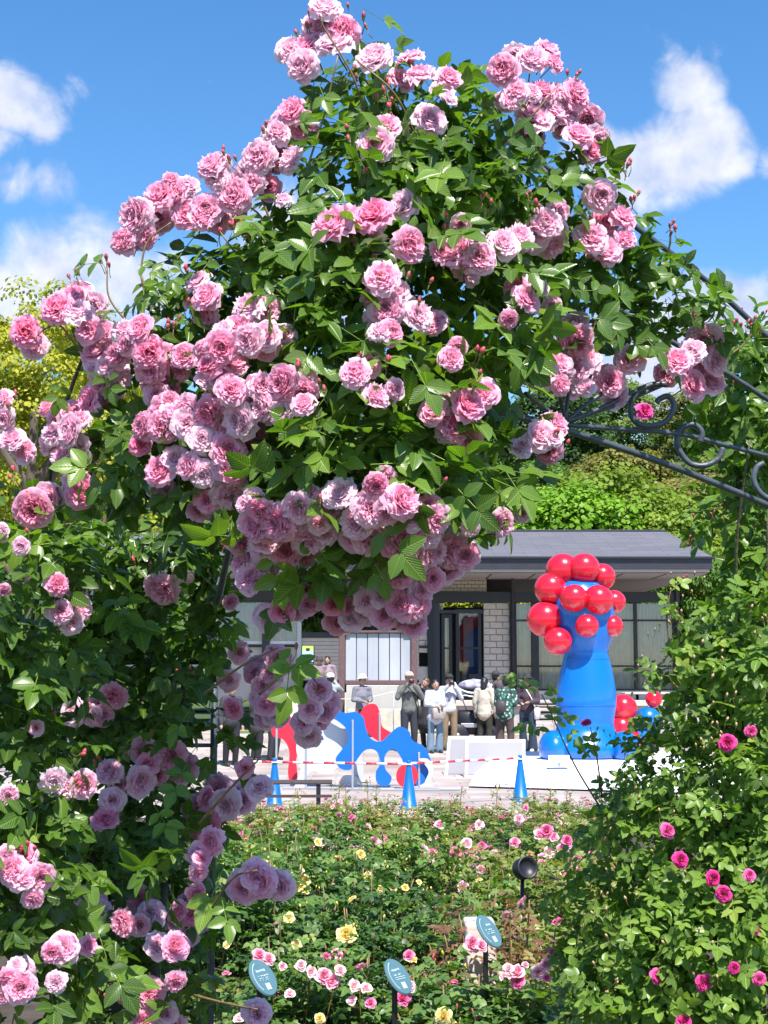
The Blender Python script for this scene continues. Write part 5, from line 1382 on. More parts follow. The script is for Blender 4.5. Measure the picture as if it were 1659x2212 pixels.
# cut-out panels: each a board of its own with posts
def blob_outline(pts, n=5):
    q = pts + pts[:3]
    v = [Vector((a, b, 0)) for a, b in q]
    out = []
    m = len(pts)
    for i in range(m):
        a, b, c, d = v[i], v[i + 1], v[i + 2], v[(i + 3) % len(v)]
        for k in range(n):
            t = k / n
            out.append(0.5 * ((2 * b) + (c - a) * t + (2 * a - 5 * b + 4 * c - d) * t * t + (3 * b - a - 3 * c + d) * t ** 3))
    return out
def cutout(pts, Y, m, label, name='cutout_panel', th=.045, post=(), group='cut-out wavy boards', holes=()):
    ol = blob_outline(pts)
    ps = [P(p.x, p.y, Y) for p in ol]
    cx = sum(p.x for p in ps) / len(ps); zmin = min(p.z for p in ps)
    t = empty(name, (cx, Y, ground_z(Y)), 0, label, 'panel', group)
    bm = bmesh.new(); f = [bm.verts.new((p.x, Y, p.z)) for p in ps]; b = [bm.verts.new((p.x, Y + th, p.z)) for p in ps]
    n = len(f)
    for i in range(n): bm.faces.new((f[i], f[(i + 1) % n], b[(i + 1) % n], b[i]))
    ff = bm.faces.new(f); fb = bm.faces.new(b[::-1])
    bmesh.ops.recalc_face_normals(bm, faces=bm.faces[:])
    bmesh.ops.triangulate(bm, faces=[ff, fb])
    part('board', bm, M[m], t)
    for (px, y0, y1) in post:
        a, c = P(px, y0, Y), P(px, y1, Y)
        part('post', nbox(a.x - .017, a.x + .017, Y - .03, Y - .002, min(ground_z(Y), c.z), a.z, bevel=.004), M[m if m != 'white_flat' else 'shaded_board'] if y1 < 1640 else M['steel'], t)
    bz = ground_z(Y) + .004
    part('foot', nbox(ps[0].x * 0 + cx - .55, cx + .55, Y - .02, Y + .10, bz, bz + .035, bevel=.004), M['steel'], t)
    return t
cutout([(585,1560),(600,1543),(622,1546),(640,1562),(650,1600),(640,1640),(642,1680),(630,1700),(622,1670),(625,1625),(612,1598),(590,1590)], 24.7, 'red_flat', 'red cut-out board with a round head at the left end of the row', post=[(598, 1545, 1712)])
cutout([(650,1575),(700,1560),(735,1553),(750,1580),(752,1610),(738,1640),(722,1668),(700,1672),(672,1665),(660,1690),(672,1718),(668,1745),(645,1755),(628,1742),(626,1718),(640,1690),(650,1655),(640,1620)], 24.2, 'white_flat', 'tall white cut-out board between the red and blue ones', post=[(662, 1562, 1706)])
cutout([(712,1525),(725,1530),(745,1540),(768,1538),(785,1550),(790,1572),(800,1595),(822,1602),(842,1585),(862,1570),(882,1578),(892,1600),(915,1612),(930,1640),(932,1668),(918,1690),(895,1698),(882,1680),(868,1640),(850,1618),(832,1632),(832,1660),(846,1680),(836,1698),(815,1692),(812,1668),(822,1648),(812,1622),(790,1620),(772,1640),(758,1662),(735,1660),(725,1640),(738,1620),(752,1600),(748,1575),(730,1558),(712,1548),(705,1535)], 24.0, 'blue_flat', 'long blue wavy cut-out board spanning the middle of the row', post=[(762, 1555, 1706), (905, 1625, 1700)])
cutout([(778,1545),(790,1524),(812,1522),(822,1545),(826,1570),(850,1588),(840,1612),(815,1600),(800,1588),(784,1572)], 24.9, 'red_flat', 'red rounded cut-out board rising behind the blue one', post=[(820, 1540, 1700)])
cutout([(768,1640),(775,1625),(783,1640),(785,1670),(778,1700),(768,1690),(764,1665)], 24.5, 'white_flat', 'small white cut-out board under the blue wave')
cutout([(858,1665),(872,1652),(895,1656),(903,1676),(892,1698),(870,1700),(857,1686)], 23.85, 'red_flat', 'small round red cut-out board at the foot of the blue wave')
cutout([(905,1640),(925,1640),(936,1660),(930,1685),(918,1690),(926,1668),(918,1652)], 23.9, 'white_flat', 'thin white crescent board at the right tip of the blue wave')
cutout([(732,1690),(745,1675),(770,1678),(782,1695),(770,1712),(745,1714)], 24.4, 'white_flat', 'low white cut-out board at the foot of the row')

# white boards leaning left of the plinth
def a_board(px0, px1, py0, py1, Y, label, skew=8):
    t = empty('white_barrier', (P((px0 + px1) / 2, py1, Y).x, Y, ground_z(Y)), 0, label, 'barrier', 'white boards beside the plinth')
    a = P(px0, py0, Y + .25); b = P(px1, py0, Y + .25); c = P(px0 - skew, py1, Y); d = P(px1 - skew * .3, py1, Y)
    def quad(i, dy, m, nm, th=.03):
        bm = bmesh.new()
        w = (b - a).normalized(); up = (a - c).normalized()
        V = [c + w * i + up * i, d - w * i + up * i, b - w * i - up * i, a + w * i - up * i]
        f = [bm.verts.new(v + Vector((0, dy, 0))) for v in V]; g = [bm.verts.new(v + Vector((0, dy + th, 0))) for v in V]
        for k in range(4): bm.faces.new((f[k], f[(k + 1) % 4], g[(k + 1) % 4], g[k]))
        bm.faces.new(f); bm.faces.new(g[::-1]); bmesh.ops.recalc_face_normals(bm, faces=bm.faces[:])
        part(nm, bm, M[m], t)
    quad(0, 0, 'white_flat', 'frame'); quad(.06, -.012, 'shaded_board', 'board', .01)
    part('foot', nbox(c.x - .02, c.x + .04, Y - .25, Y + .3, ground_z(Y), ground_z(Y) + .04), M['white_flat'], t)
    part('foot', nbox(d.x - .04, d.x + .02, Y - .25, Y + .3, ground_z(Y), ground_z(Y) + .04), M['white_flat'], t)
a_board(968, 1070, 1590, 1678, 27.6, 'longer white-framed board toned grey for shade, standing left of the plinth')
a_board(1006, 1135, 1597, 1680, 26.9, 'white-framed board overlapping the longer one beside the plinth', 2)

# rope fence in front of the low wall
t = empty('rope_barrier', (P(800, 1560, 34.0).x, 34.0, .24), 0, 'thin white rope on slim posts behind the visitors', 'rope barrier')
rp_ = [P(640, 1512, 34.0), P(732, 1510, 34.0), P(850, 1494, 34.0), P(960, 1498, 34.0), P(1100, 1500, 34)]
for a in rp_: 
    bm = bmesh.new(); tube(bm, [(a.x, 34.0, ground_z(34)), (a.x, 34.0, a.z)], .014, 8); part('post', bm, M['steel'], t, True)
for a, b in zip(rp_, rp_[1:]):
    bm = bmesh.new(); m_ = (a + b) / 2 - Vector((0, 0, .06)); tube(bm, smooth_pts([a, m_, b], 5), .009, 6); part('rope', bm, M['white_plastic'], t, True)

# cart with a patterned oval hood
CY = 33.3
pc = P(1015, 1560, CY)
t = empty('pedal_cart', (pc.x, CY, ground_z(CY)), 0, 'dark pedal cart with a patterned oval hood and white curved rails', 'cart')
hm = mat('patterned_hood', (.50, .48, .62), .6, 1.0, 5.5, col2=(.06, .05, .12), detail=1)
bm = bmesh.new(); cc = P(1026, 1482, CY); ball(bm, (cc.x, CY, cc.z), 1, (.40, .35, .16), 28, 14)
for v in bm.verts: v.co.z = max(v.co.z, cc.z - .05)
part('hood', bm, hm, t, True)
bm = bmesh.new(); tube(bm, smooth_pts([P(975, 1490, CY - .36), P(980, 1474, CY - .36), P(992, 1488, CY - .37), P(1020, 1497, CY - .38), P(1055, 1490, CY - .36), P(1062, 1478, CY - .3)], 5), .022, 8); part('rail', bm, M['white_plastic'], t, True)
bm = bmesh.new(); tube(bm, smooth_pts([P(990, 1490, CY - .3), P(1010, 1503, CY - .36), P(1035, 1503, CY - .36), P(1060, 1488, CY - .3)], 5), .016, 8); part('rail', bm, M['white_plastic'], t, True)
bm = bmesh.new(); p0, p1 = P(985, 1590, CY), P(1052, 1520, CY); box(bm, p0.x, p1.x, CY - .25, CY + .3, ground_z(CY) + .28, p1.z - .15, bevel=.08); part('body', bm, M['black'], t, True)
bm = bmesh.new(); box(bm, p0.x + .1, p1.x - .2, CY - .3, CY - .26, ground_z(CY) + .45, ground_z(CY) + .55, bevel=.01); part('stripe', bm, M['steel'], t)
for xx in (p0.x + .02, p1.x - .02):
    for yy in (CY - .3, CY + .33):
        bm = bmesh.new(); lathe(bm, [(.0, -.02), (.24, -.025), (.27, 0), (.24, .025), (0, .02)], seg=22); bm.transform(Matrix.Translation((xx, yy, ground_z(CY) + .27)) @ Matrix.Rotation(R(90), 4, 'X')); part('wheel', bm, M['black'], t, True)
        bm = bmesh.new(); lathe(bm, [(0, -.03), (.06, -.03), (.06, .03), (0, .03)], seg=12); bm.transform(Matrix.Translation((xx, yy, ground_z(CY) + .27)) @ Matrix.Rotation(R(90), 4, 'X')); part('hub', bm, M['steel'], t, True)
for (a, b) in ((995, 1010), (1050, 1048)):
    bm = bmesh.new(); tube(bm, [P(a, 1500, CY), P(b, 1540, CY)], .015, 6); part('strut', bm, M['steel'], t, True)

# ------------------------------------------------------------------ people
SKIN = mat('skin', (.42, .24, .17), .55, .1, 20)
_rm = {}
def capsule(bm, a, b, r0, r1, seg=10):
    a, b = Vector(a), Vector(b)
    d = (b - a); L_ = d.length
    if L_ < 1e-5: ball(bm, a, r0, u=10, v=8); return
    u = d / L_
    pts, rad = [], []
    for k in (-0.98, -.8, -.45): pts.append(a + u * r0 * k); rad.append(r0 * math.sqrt(1 - k * k))
    for k in range(5):
        t = k / 4; pts.append(a.lerp(b, t)); rad.append(r0 + (r1 - r0) * t)
    for k in (.45, .8, .98): pts.append(b + u * r1 * k); rad.append(r1 * math.sqrt(1 - k * k))
    tube(bm, pts, rad, seg)
def remesh(bm, voxel, name, m, smooth_it=2):
    me = bpy.data.meshes.new(name); bm.to_mesh(me); bm.free()
    o = bpy.data.objects.new(name, me); C.objects.link(o)
    md = o.modifiers.new('r', 'REMESH'); md.mode = 'VOXEL'; md.voxel_size = voxel; md.use_smooth_shade = True
    if smooth_it:
        sm = o.modifiers.new('s', 'SMOOTH'); sm.iterations = smooth_it; sm.factor = .5
    dg = bpy.context.evaluated_depsgraph_get(); ev = o.evaluated_get(dg)
    me2 = bpy.data.meshes.new_from_object(ev); me2.name = name
    bpy.data.objects.remove(o); bpy.data.meshes.remove(me)
    me2.materials.clear(); me2.materials.append(m)
    me2.polygons.foreach_set('use_smooth', [True] * len(me2.polygons))
    return me2
def limb(bm, j, r, grow=0.0, seg=10):
    for (a, b), (r0, r1) in zip(zip(j, j[1:]), zip(r, r[1:])): capsule(bm, a, b, r0 + grow, r1 + grow, seg)
def person(px, py_feet, Y, H, face, label, top=(.3, .3, .3), bottom=(.05, .05, .07), hair=(.015, .012, .012), arms='down', hat=None, sleeves='long', legs='trousers', bag=None, z=None, topmat=None, long_hair=False, step=.0, shoe=(.03, .03, .03), lean=0.0, flare=0.0, coat=0.0, girth=1.0):
    """standing figure; local -Y is where it faces before turning by face"""
    gz = ground_z(Y) if z is None else z
    t = empty('person', (wx(px, Y), Y, gz), R(face), label, 'person', None)
    k = H / 1.68
    V = lambda x, y, z_: Vector((x * k, (y - lean * max(0, z_ - .9)) * k, z_ * k))
    hip = [V(sg * .09, 0, .88) for sg in (-1, 1)]
    knee = [V(sg * (.10 + .01), -.02 + sg * step * .5, .47) for sg in (-1, 1)]
    ank = [V(sg * .11, .03 + sg * step, .08) for sg in (-1, 1)]
    sh = [V(sg * .175, .01, 1.38) for sg in (-1, 1)]
    poses = {'down': [((.235, .03, 1.10), (.24, -.04, .86)), ((.235, .03, 1.10), (.24, -.04, .86))],
             'camera': [((.27, -.10, 1.17), (.07, -.24, 1.47)), ((.27, -.10, 1.17), (.07, -.24, 1.45))],
             'hold': [((.23, .0, 1.12), (.08, -.25, 1.08)), ((.23, .0, 1.12), (.10, -.25, 1.10))],
             'phone': [((.22, .02, 1.12), (.10, -.30, 1.22)), ((.235, .03, 1.10), (.24, -.04, .86))],
             'up': [((.30, -.08, 1.30), (.12, -.2, 1.56)), ((.26, -.06, 1.18), (.06, -.24, 1.40))]}[arms]
    elb, wr = [], []
    for i, sg in enumerate((-1, 1)):
        e_, w_ = poses[i]; elb.append(V(sg * e_[0], e_[1], e_[2])); wr.append(V(sg * w_[0], w_[1], w_[2]))
    # body: one continuous figure
    bm = bmesh.new()
    for i in range(2):
        limb(bm, [hip[i], knee[i], ank[i]], [.085 * k, .055 * k, .038 * k])
        capsule(bm, ank[i] + Vector((0, .03, -.045)) * k, ank[i] + Vector((0, -.15, -.05)) * k, .036 * k, .03 * k)
        limb(bm, [sh[i], elb[i], wr[i]], [.052 * k, .038 * k, .026 * k])
        d = (wr[i] - elb[i]).normalized(); sd_ = d.cross(Vector((0, 0, 1)) if abs(d.z) < .8 else Vector((0, 1, 0))).normalized()
        capsule(bm, wr[i], wr[i] + d * .075 * k, .026 * k, .030 * k)
        for f_, (o_, ln) in enumerate(((-.027, .060), (-.009, .072), (.009, .068), (.027, .052))):
            b0 = wr[i] + d * .085 * k + sd_ * o_ * k; b1 = b0 + d * ln * .5 * k; b2_ = b1 + (d * .6 + Vector((0, -.4, -.25))).normalized() * ln * .5 * k
            limb(bm, [b0, b1, b2_], [.0095 * k, .009 * k, .0075 * k], seg=6)
        th_ = wr[i] + d * .03 * k + sd_ * -.028 * k * (1 if i == 0 else -1); limb(bm, [th_, th_ + (d * .5 + sd_ * (-.8 if i == 0 else .8)).normalized() * .05 * k], [.011 * k, .009 * k], seg=6)
    limb(bm, [V(0, 0, .90), V(0, .005, 1.05), V(0, 0, 1.22), V(0, .01, 1.34)], [.125 * k, .108 * k, .125 * k, .10 * k], seg=14)
    limb(bm, [sh[0], sh[1]], [.06 * k, .06 * k]); limb(bm, [hip[0], hip[1]], [.09 * k, .09 * k])
    capsule(bm, V(0, .01, 1.38), V(0, -.015, 1.50), .05 * k, .048 * k)
    hc = V(0, -.03, 1.575)
    ball(bm, hc, .1 * k, (.80, .92, 1.08), 18, 14)
    ball(bm, hc + Vector((0, -.03, -.055)) * k, .062 * k, (.9, .95, .9), 14, 10)
    capsule(bm, hc + Vector((0, -.088, -.005)) * k, hc + Vector((0, -.105, -.03)) * k, .010 * k, .014 * k, 6)
    for sg in (-1, 1): ball(bm, hc + Vector((sg * .082, .0, -.01)) * k, .02 * k, (.5, .9, 1.3), 8, 6)
    for v in bm.verts:
        pass
    meshobj('body', remesh(bm, .0125, 'body', SKIN, 1), t)
    for sg in (-1, 1):
        bm = bmesh.new(); ball(bm, hc + Vector((sg * .032, -.088, .012)) * k, .0095 * k, (1.2, .6, .7), 8, 6); meshobj('eye', bm_mesh(bm, 'eye', M['black'], True), t)
    bm = bmesh.new(); ball(bm, hc + Vector((0, -.088, -.055)) * k, .016 * k, (1.2, .45, .35), 8, 6); meshobj('mouth', bm_mesh(bm, 'mouth', mat('lips', (.42, .14, .13), .5), True), t)
    # hair
    bm = bmesh.new(); ball(bm, hc + Vector((0, .018, .022)) * k, .106 * k, (.86, .93, 1.02), 20, 14)
    if long_hair: limb(bm, [hc + Vector((0, .05, 0)) * k, hc + Vector((0, .07, -.12)) * k, hc + Vector((0, .075, -.24)) * k], [.085 * k, .08 * k, .05 * k])
    for v in bm.verts:
        if v.co.y < hc.y - .035 * k and v.co.z < hc.z + .045 * k: v.co.y = hc.y - .035 * k + (v.co.y - hc.y + .035 * k) * .1
    hm_ = mat('hair', hair, .45, .5, 60, stretch=(8, 8, 1)); meshobj('hair', bm_mesh(bm, 'hair', hm_, True), t)
    # top
    tm = topmat or mat('jacket_cloth', top, .85, .18, 12, .3, 30)
    bm = bmesh.new()
    limb(bm, [V(0, 0, .93 - coat), V(0, .005, 1.05), V(0, 0, 1.22), V(0, .012, 1.36)], [(.150 + coat * .25) * k, .142 * k, .150 * k, .105 * k], seg=16)
    for v in bm.verts: v.co.x *= 1.12 * girth; v.co.y *= girth
    limb(bm, [sh[0], sh[1]], [.076 * k, .076 * k])
    for i in range(2):
        if sleeves == 'long': limb(bm, [sh[i], elb[i], elb[i].lerp(wr[i], .93)], [.076 * k, .060 * k, .047 * k])
        else: limb(bm, [sh[i], sh[i].lerp(elb[i], .75)], [.074 * k, .066 * k])
    capsule(bm, V(0, .015, 1.40), V(0, .0, 1.45), .068 * k, .058 * k)
    for v in bm.verts:
        n3 = mnoise.noise(v.co * 9 + Vector((px, 0, 0))) + .5 * mnoise.noise(v.co * 22); v.co += Vector((n3, n3, n3 * .3)) * .017
    meshobj('jacket' if sleeves == 'long' else 'shirt', remesh(bm, .018, 'jacket', tm, 2), t)
    # lower clothes
    lm = mat('trouser_cloth', bottom, .85, .15, 14, .3, 30)
    bm = bmesh.new()
    limb(bm, [V(0, 0, .96), V(0, 0, .88)], [.135 * k, .14 * k], seg=14)
    for i in range(2):
        if legs == 'skirt': pass
        else: limb(bm, [hip[i], knee[i], ank[i] + Vector((0, 0, -.0)) * k], [.105 * k, .080 * k, (.062 + flare) * k])
    if legs == 'skirt': tube(bm, [V(0, 0, .92), V(0, 0, .6), V(0, 0, .22)], [.14 * k, .21 * k, .26 * k], 18)
    meshobj('trousers' if legs != 'skirt' else 'skirt', remesh(bm, .018, 'trousers', lm, 2), t)
    smt = mat('shoe_leather', shoe, .5)
    for i in range(2):
        bm = bmesh.new(); a_ = ank[i]; capsule(bm, a_ + Vector((0, .035, -.04)) * k, a_ + Vector((0, -.16, -.05)) * k, .047 * k, .040 * k)
        for v in bm.verts: v.co.z = max(v.co.z, .004)
        meshobj('shoe', bm_mesh(bm, 'shoe', smt, True), t)
    if hat:
        kind, hcol = hat; hmt = mat('hat_cloth', hcol, .8, .1, 20)
        bm = bmesh.new()
        if kind == 'brim': lathe(bm, [(0, .13), (.06, .125), (.088, .09), (.098, .03), (.17, .012), (.175, .006), (.10, .012), (.09, .0)], seg=24)
        elif kind == 'cap':
            lathe(bm, [(0, .115), (.06, .105), (.095, .06), (.104, .0), (.095, -.002)], seg=22)
            v_ = [bm.verts.new((math.sin(a) * .07, -.085 - math.cos(a) * .085, .012)) for a in [R(-80 + 20 * q_) for q_ in range(9)]]; bm.faces.new(v_)
        else: lathe(bm, [(0, .11), (.07, .10), (.10, .06), (.108, .0), (.13, -.05), (.125, -.055), (.10, .0)], seg=22)
        bm.transform(Matrix.Translation(hc + Vector((0, .008, .045)) * k) @ Matrix.Rotation(R(-6), 4, 'X') @ Matrix.Scale(k, 4))
        meshobj('hat', bm_mesh(bm, 'hat', hmt, True), t)
    if bag:
        kind, bcol = bag; bmt = mat('bag_cloth', bcol, .7, .3, 9, .2)
        if kind == 'back':
            bm = bmesh.new(); box(bm, -.11 * k, .11 * k, .17 * k, .29 * k, .92 * k, 1.20 * k, bevel=.05); o = meshobj('backpack', bm_mesh(bm, 'backpack', bmt, True), t)
            for sg in (-1, 1):
                bm = bmesh.new(); tube(bm, smooth_pts([V(sg * .10, .18, 1.28), V(sg * .12, .02, 1.475), V(sg * .12, -.15, 1.30), V(sg * .14, -.02, 1.0), V(sg * .12, .16, .98)], 4), .014, 6); meshobj('strap', bm_mesh(bm, 'strap', bmt, True), t)
        elif kind == 'shoulder':
            bm = bmesh.new(); box(bm, .17 * k, .27 * k, -.14 * k, .12 * k, .72 * k, .98 * k, bevel=.03); meshobj('bag', bm_mesh(bm, 'bag', bmt, True), t)
            bm = bmesh.new(); tube(bm, smooth_pts([V(.2, -.1, .97), V(.12, -.15, 1.2), V(-.08, -.02, 1.475), V(.1, .15, 1.2), V(.2, .08, .97)], 4), .012, 6); meshobj('strap', bm_mesh(bm, 'strap', bmt, True), t)
        elif kind == 'front':
            bm = bmesh.new(); box(bm, -.16 * k, .16 * k, -.30 * k, -.18 * k, .78 * k, 1.04 * k, bevel=.02); meshobj('bag', bm_mesh(bm, 'bag', bmt, True), t)
    if arms in ('camera', 'up'):
        c_ = (wr[0] + wr[1]) / 2 + Vector((0, -.06, .06)) * k
        cmo = meshobj('camera', bm_mesh(nbox(c_.x - .06, c_.x + .06, c_.y - .03, c_.y + .03, c_.z - .04, c_.z + .04, bevel=.01), 'camera', M['black']), t)
        bm = bmesh.new(); lathe(bm, [(0, 0), (.03, 0), (.032, .07), (0, .07)], seg=14); bm.transform(Matrix.Translation(c_) @ Matrix.Rotation(R(90), 4, 'X')); meshobj('lens', bm_mesh(bm, 'lens', M['black'], True), t)
    if arms == 'phone':
        c_ = wr[0] + Vector((.0, -.1, .05)) * k; meshobj('phone', bm_mesh(nbox(c_.x - .04, c_.x + .04, c_.y - .006, c_.y + .006, c_.z - .07, c_.z + .07, bevel=.004), 'phone', M['black']), t)
    return t
camo = mat('patterned_green_jacket', (.02, .075, .065), .8)
cn, cl_ = camo.node_tree.nodes, camo.node_tree.links
tcj = cn.new('ShaderNodeTexCoord'); vj = cn.new('ShaderNodeTexVoronoi'); vj.inputs['Scale'].default_value = 13; cl_.new(tcj.outputs['Object'], vj.inputs['Vector'])
rj = cn.new('ShaderNodeValToRGB'); rj.color_ramp.interpolation = 'CONSTANT'; rj.color_ramp.elements[0].color = (.55, .58, .52, 1); rj.color_ramp.elements[1].position = .26; rj.color_ramp.elements[1].color = (.06, .20, .15, 1)
e = rj.color_ramp.elements.new(.42); e.color = (.018, .06, .055, 1)
cl_.new(vj.outputs['Distance'], rj.inputs[0]); cl_.new(rj.outputs[0], cn['Principled BSDF'].inputs['Base Color'])
person(1087, 1635, 31.2, 1.72, 150, 'person seen from behind in a green patterned hooded jacket with a dark backpack', topmat=camo, bottom=(.075, .05, .05), arms='hold', bag=('back', (.06, .05, .055)), step=.05, lean=.08, flare=.02, coat=.04, girth=1.2)
person(1135, 1612, 32.2, 1.70, -20, 'person in a wide black hat and dark flared jeans, standing left of the sculpture', top=(.055, .035, .05), bottom=(.02, .04, .07), hat=('brim', (.02, .02, .025)), arms='hold', long_hair=True, flare=.05, shoe=(.75, .75, .75), bag=('shoulder', (.75, .74, .75)))
person(1043, 1620, 32.8, 1.62, 160, 'person with long dark hair in a cream jacket beside the green patterned jacket', top=(.50, .45, .38), bottom=(.03, .03, .02), long_hair=True, arms='down', coat=.1)
person(1066, 1600, 34.0, 1.70, 120, 'person in dark clothes and cap half hidden behind the cream jacket', top=(.06, .05, .06), bottom=(.04, .04, .05), hat=('cap', (.03, .03, .035)), arms='down')
person(968, 1610, 32.6, 1.68, 10, 'person in a black cap, white shirt and khaki trousers raising a phone', top=(.52, .53, .58), bottom=(.22, .16, .10), hat=('cap', (.02, .02, .02)), arms='camera', flare=.02)
person(938, 1612, 32.0, 1.62, 20, 'person in a loose white shirt and pale blue jeans holding a grey bag', top=(.50, .53, .60), bottom=(.15, .23, .32), arms='hold', bag=('front', (.38, .33, .31)), flare=.04, coat=.12, long_hair=True)
person(920, 1612, 33.0, 1.60, -40, 'person in a long black coat beside the white shirts', top=(.02, .018, .025), bottom=(.02, .02, .02), arms='camera', coat=.35, hair=(.10, .05, .03))
person(883, 1615, 32.0, 1.76, 8, 'tall person in a grey shirt and pink cap taking a picture with raised arms', top=(.13, .135, .13), bottom=(.025, .028, .04), hat=('cap', (.60, .40, .35)), arms='camera', bag=('shoulder', (.02, .02, .02)))
person(783, 1600, 33.4, 1.62, 25, 'person in a broad white sun hat and grey vest behind the red board', top=(.17, .17, .21), bottom=(.05, .02, .03), hat=('brim', (.72, .72, .70)), arms='hold', legs='skirt')
person(716, 1600, 33.4, 1.66, 200, 'person in a white cap and grey shirt with raised arms near the left post', top=(.30, .33, .34), bottom=(.02, .02, .03), hat=('cap', (.74, .72, .68)), arms='up')
zst = .24 + (zt + .22 - .24) * 3 / 6
person(691, 1530, 38.95, 1.56, 10, 'person in a brownish coat and dark hat, left one of the pair on the steps', top=(.22, .16, .18), bottom=(.05, .03, .04), hat=('bucket', (.06, .04, .05)), arms='down', z=zst, coat=.2)
person(709, 1530, 39.05, 1.58, -10, 'person in a mauve coat with long hair, right one of the pair on the steps', top=(.26, .20, .24), bottom=(.05, .03, .04), arms='down', z=zst, coat=.2, long_hair=True)
person(596, 1600, 30.6, 1.64, 60, 'person in a grey-blue jacket and white cap between the hanging blooms', top=(.22, .27, .32), bottom=(.03, .03, .04), arms='hold', hat=('cap', (.6, .6, .6)))
person(505, 1625, 29.6, 1.66, 30, 'person in black clothes mostly hidden behind the blooms at left', top=(.04, .04, .05), bottom=(.012, .012, .018), arms='down')
person(560, 1622, 30.4, 1.66, 120, 'person in a dark coat standing behind the red board', top=(.05, .045, .05), bottom=(.015, .015, .02), arms='down', coat=.2)

# ================================================================== trees behind
def tree_crown_mesh(name, seed, clumps=70, per=60, leaf=.20, shape=(1, 1, .85), cr=(.16, .30)):
    rg = np.random.default_rng(seed)
    v = rg.normal(size=(clumps, 3)); v /= np.linalg.norm(v, axis=1, keepdims=True); v[:, 2] = np.where(v[:, 2] < -.45, -v[:, 2], v[:, 2])
    rad = rg.uniform(.55, 1.0, clumps) ** .6
    cen = v * rad[:, None] * np.array(shape)
    cr_ = rg.uniform(*cr, clumps)
    d = rg.normal(size=(clumps, per, 3)); d /= np.linalg.norm(d, axis=2, keepdims=True)
    d[..., 2] = np.where(d[..., 2] < -.3, -d[..., 2], d[..., 2])
    p = cen[:, None] + d * (cr_[:, None, None] * rg.uniform(.55, 1.05, (clumps, per, 1))) * np.array((1.15, 1.15, .75))
    p = p.reshape(-1, 3); nr = (d + v[:, None] * .4 + np.array((0, 0, .5)) + rg.normal(size=d.shape) * .5).reshape(-1, 3)
    Rm = frames(nr, rg.normal(size=nr.shape))
    T = (np.array([(-.5, -.3, 0), (.1, -.55, .05), (.55, .0, 0), (.1, .5, -.06), (-.45, .35, .04)]), [(0, 1, 2, 3, 4)], np.full((5, 2), .5))
    ti = np.repeat(rg.normal(.55, .16, clumps), per) + rg.normal(0, .10, clumps * per)
    return scatter_mesh(name, [T], np.zeros(len(p), int), p, Rm, rg.uniform(.5, 1.3, len(p)) * leaf, np.clip(ti, 0, 1), [M['tree_leaf']])
CROWNS = [tree_crown_mesh('crown', 900 + k, 120, 95, .052, (1, 1, (.8, .95, .7, 1.1)[k])) for k in range(4)]
FEATHER = tree_crown_mesh('crown', 950, 150, 150, .026, (1, 1, 1.0), (.09, .19))
def trunk_mesh(seed):
    rr = random.Random(seed); bm = bmesh.new()
    tube(bm, smooth_pts([(0, 0, -.15), (rr.uniform(-.03, .03), 0, .4), (rr.uniform(-.06, .06), .02, .9), (rr.uniform(-.05, .05), 0, 1.35)], 4), [.085 - .004 * i for i in range(13)], 9)
    for k in range(7):
        a = rr.uniform(0, 6.28); z = rr.uniform(.55, 1.1); e_ = Vector((math.cos(a) * .7, math.sin(a) * .7, z + rr.uniform(.25, .6)))
        tube(bm, smooth_pts([(0, 0, z), (e_.x * .4, e_.y * .4, z + .15), e_], 3), [.035 - .0045 * i for i in range(7)], 6)
    return bm_mesh(bm, 'trunk', M['bark'], True)
TRUNKS = [trunk_mesh(k) for k in range(3)]
rgt = random.Random(77)
def tree(x, y, z, r, hgt, col, label, group, crown_me=None, name='broadleaf_tree', sz=None):
    t = empty(name, (x, y, z), rgt.uniform(0, 6.28), label, 'tree', group)
    rz = sz or (hgt * .42)
    c = bpy.data.objects.new('crown', crown_me or rgt.choice(CROWNS)); C.objects.link(c); c.parent = t
    c.location = (0, 0, hgt - rz * .95); c.scale = (r, r, rz); c.color = (*col, 1)
    k = bpy.data.objects.new('trunk', rgt.choice(TRUNKS)); C.objects.link(k); k.parent = t
    k.scale = (r * .8, r * .8, (hgt - rz) / 1.1)
    return t
LIME, YEL, DARK, OLIVE, MID, RUST = (.19, .28, .03), (.26, .30, .028), (.055, .13, .035), (.16, .19, .05), (.11, .20, .035), (.20, .19, .06)
def jc(c): return tuple(v * rgt.uniform(.88, 1.12) for v in c)
def xy(px, Y): return (px - 829.5) / F * Y
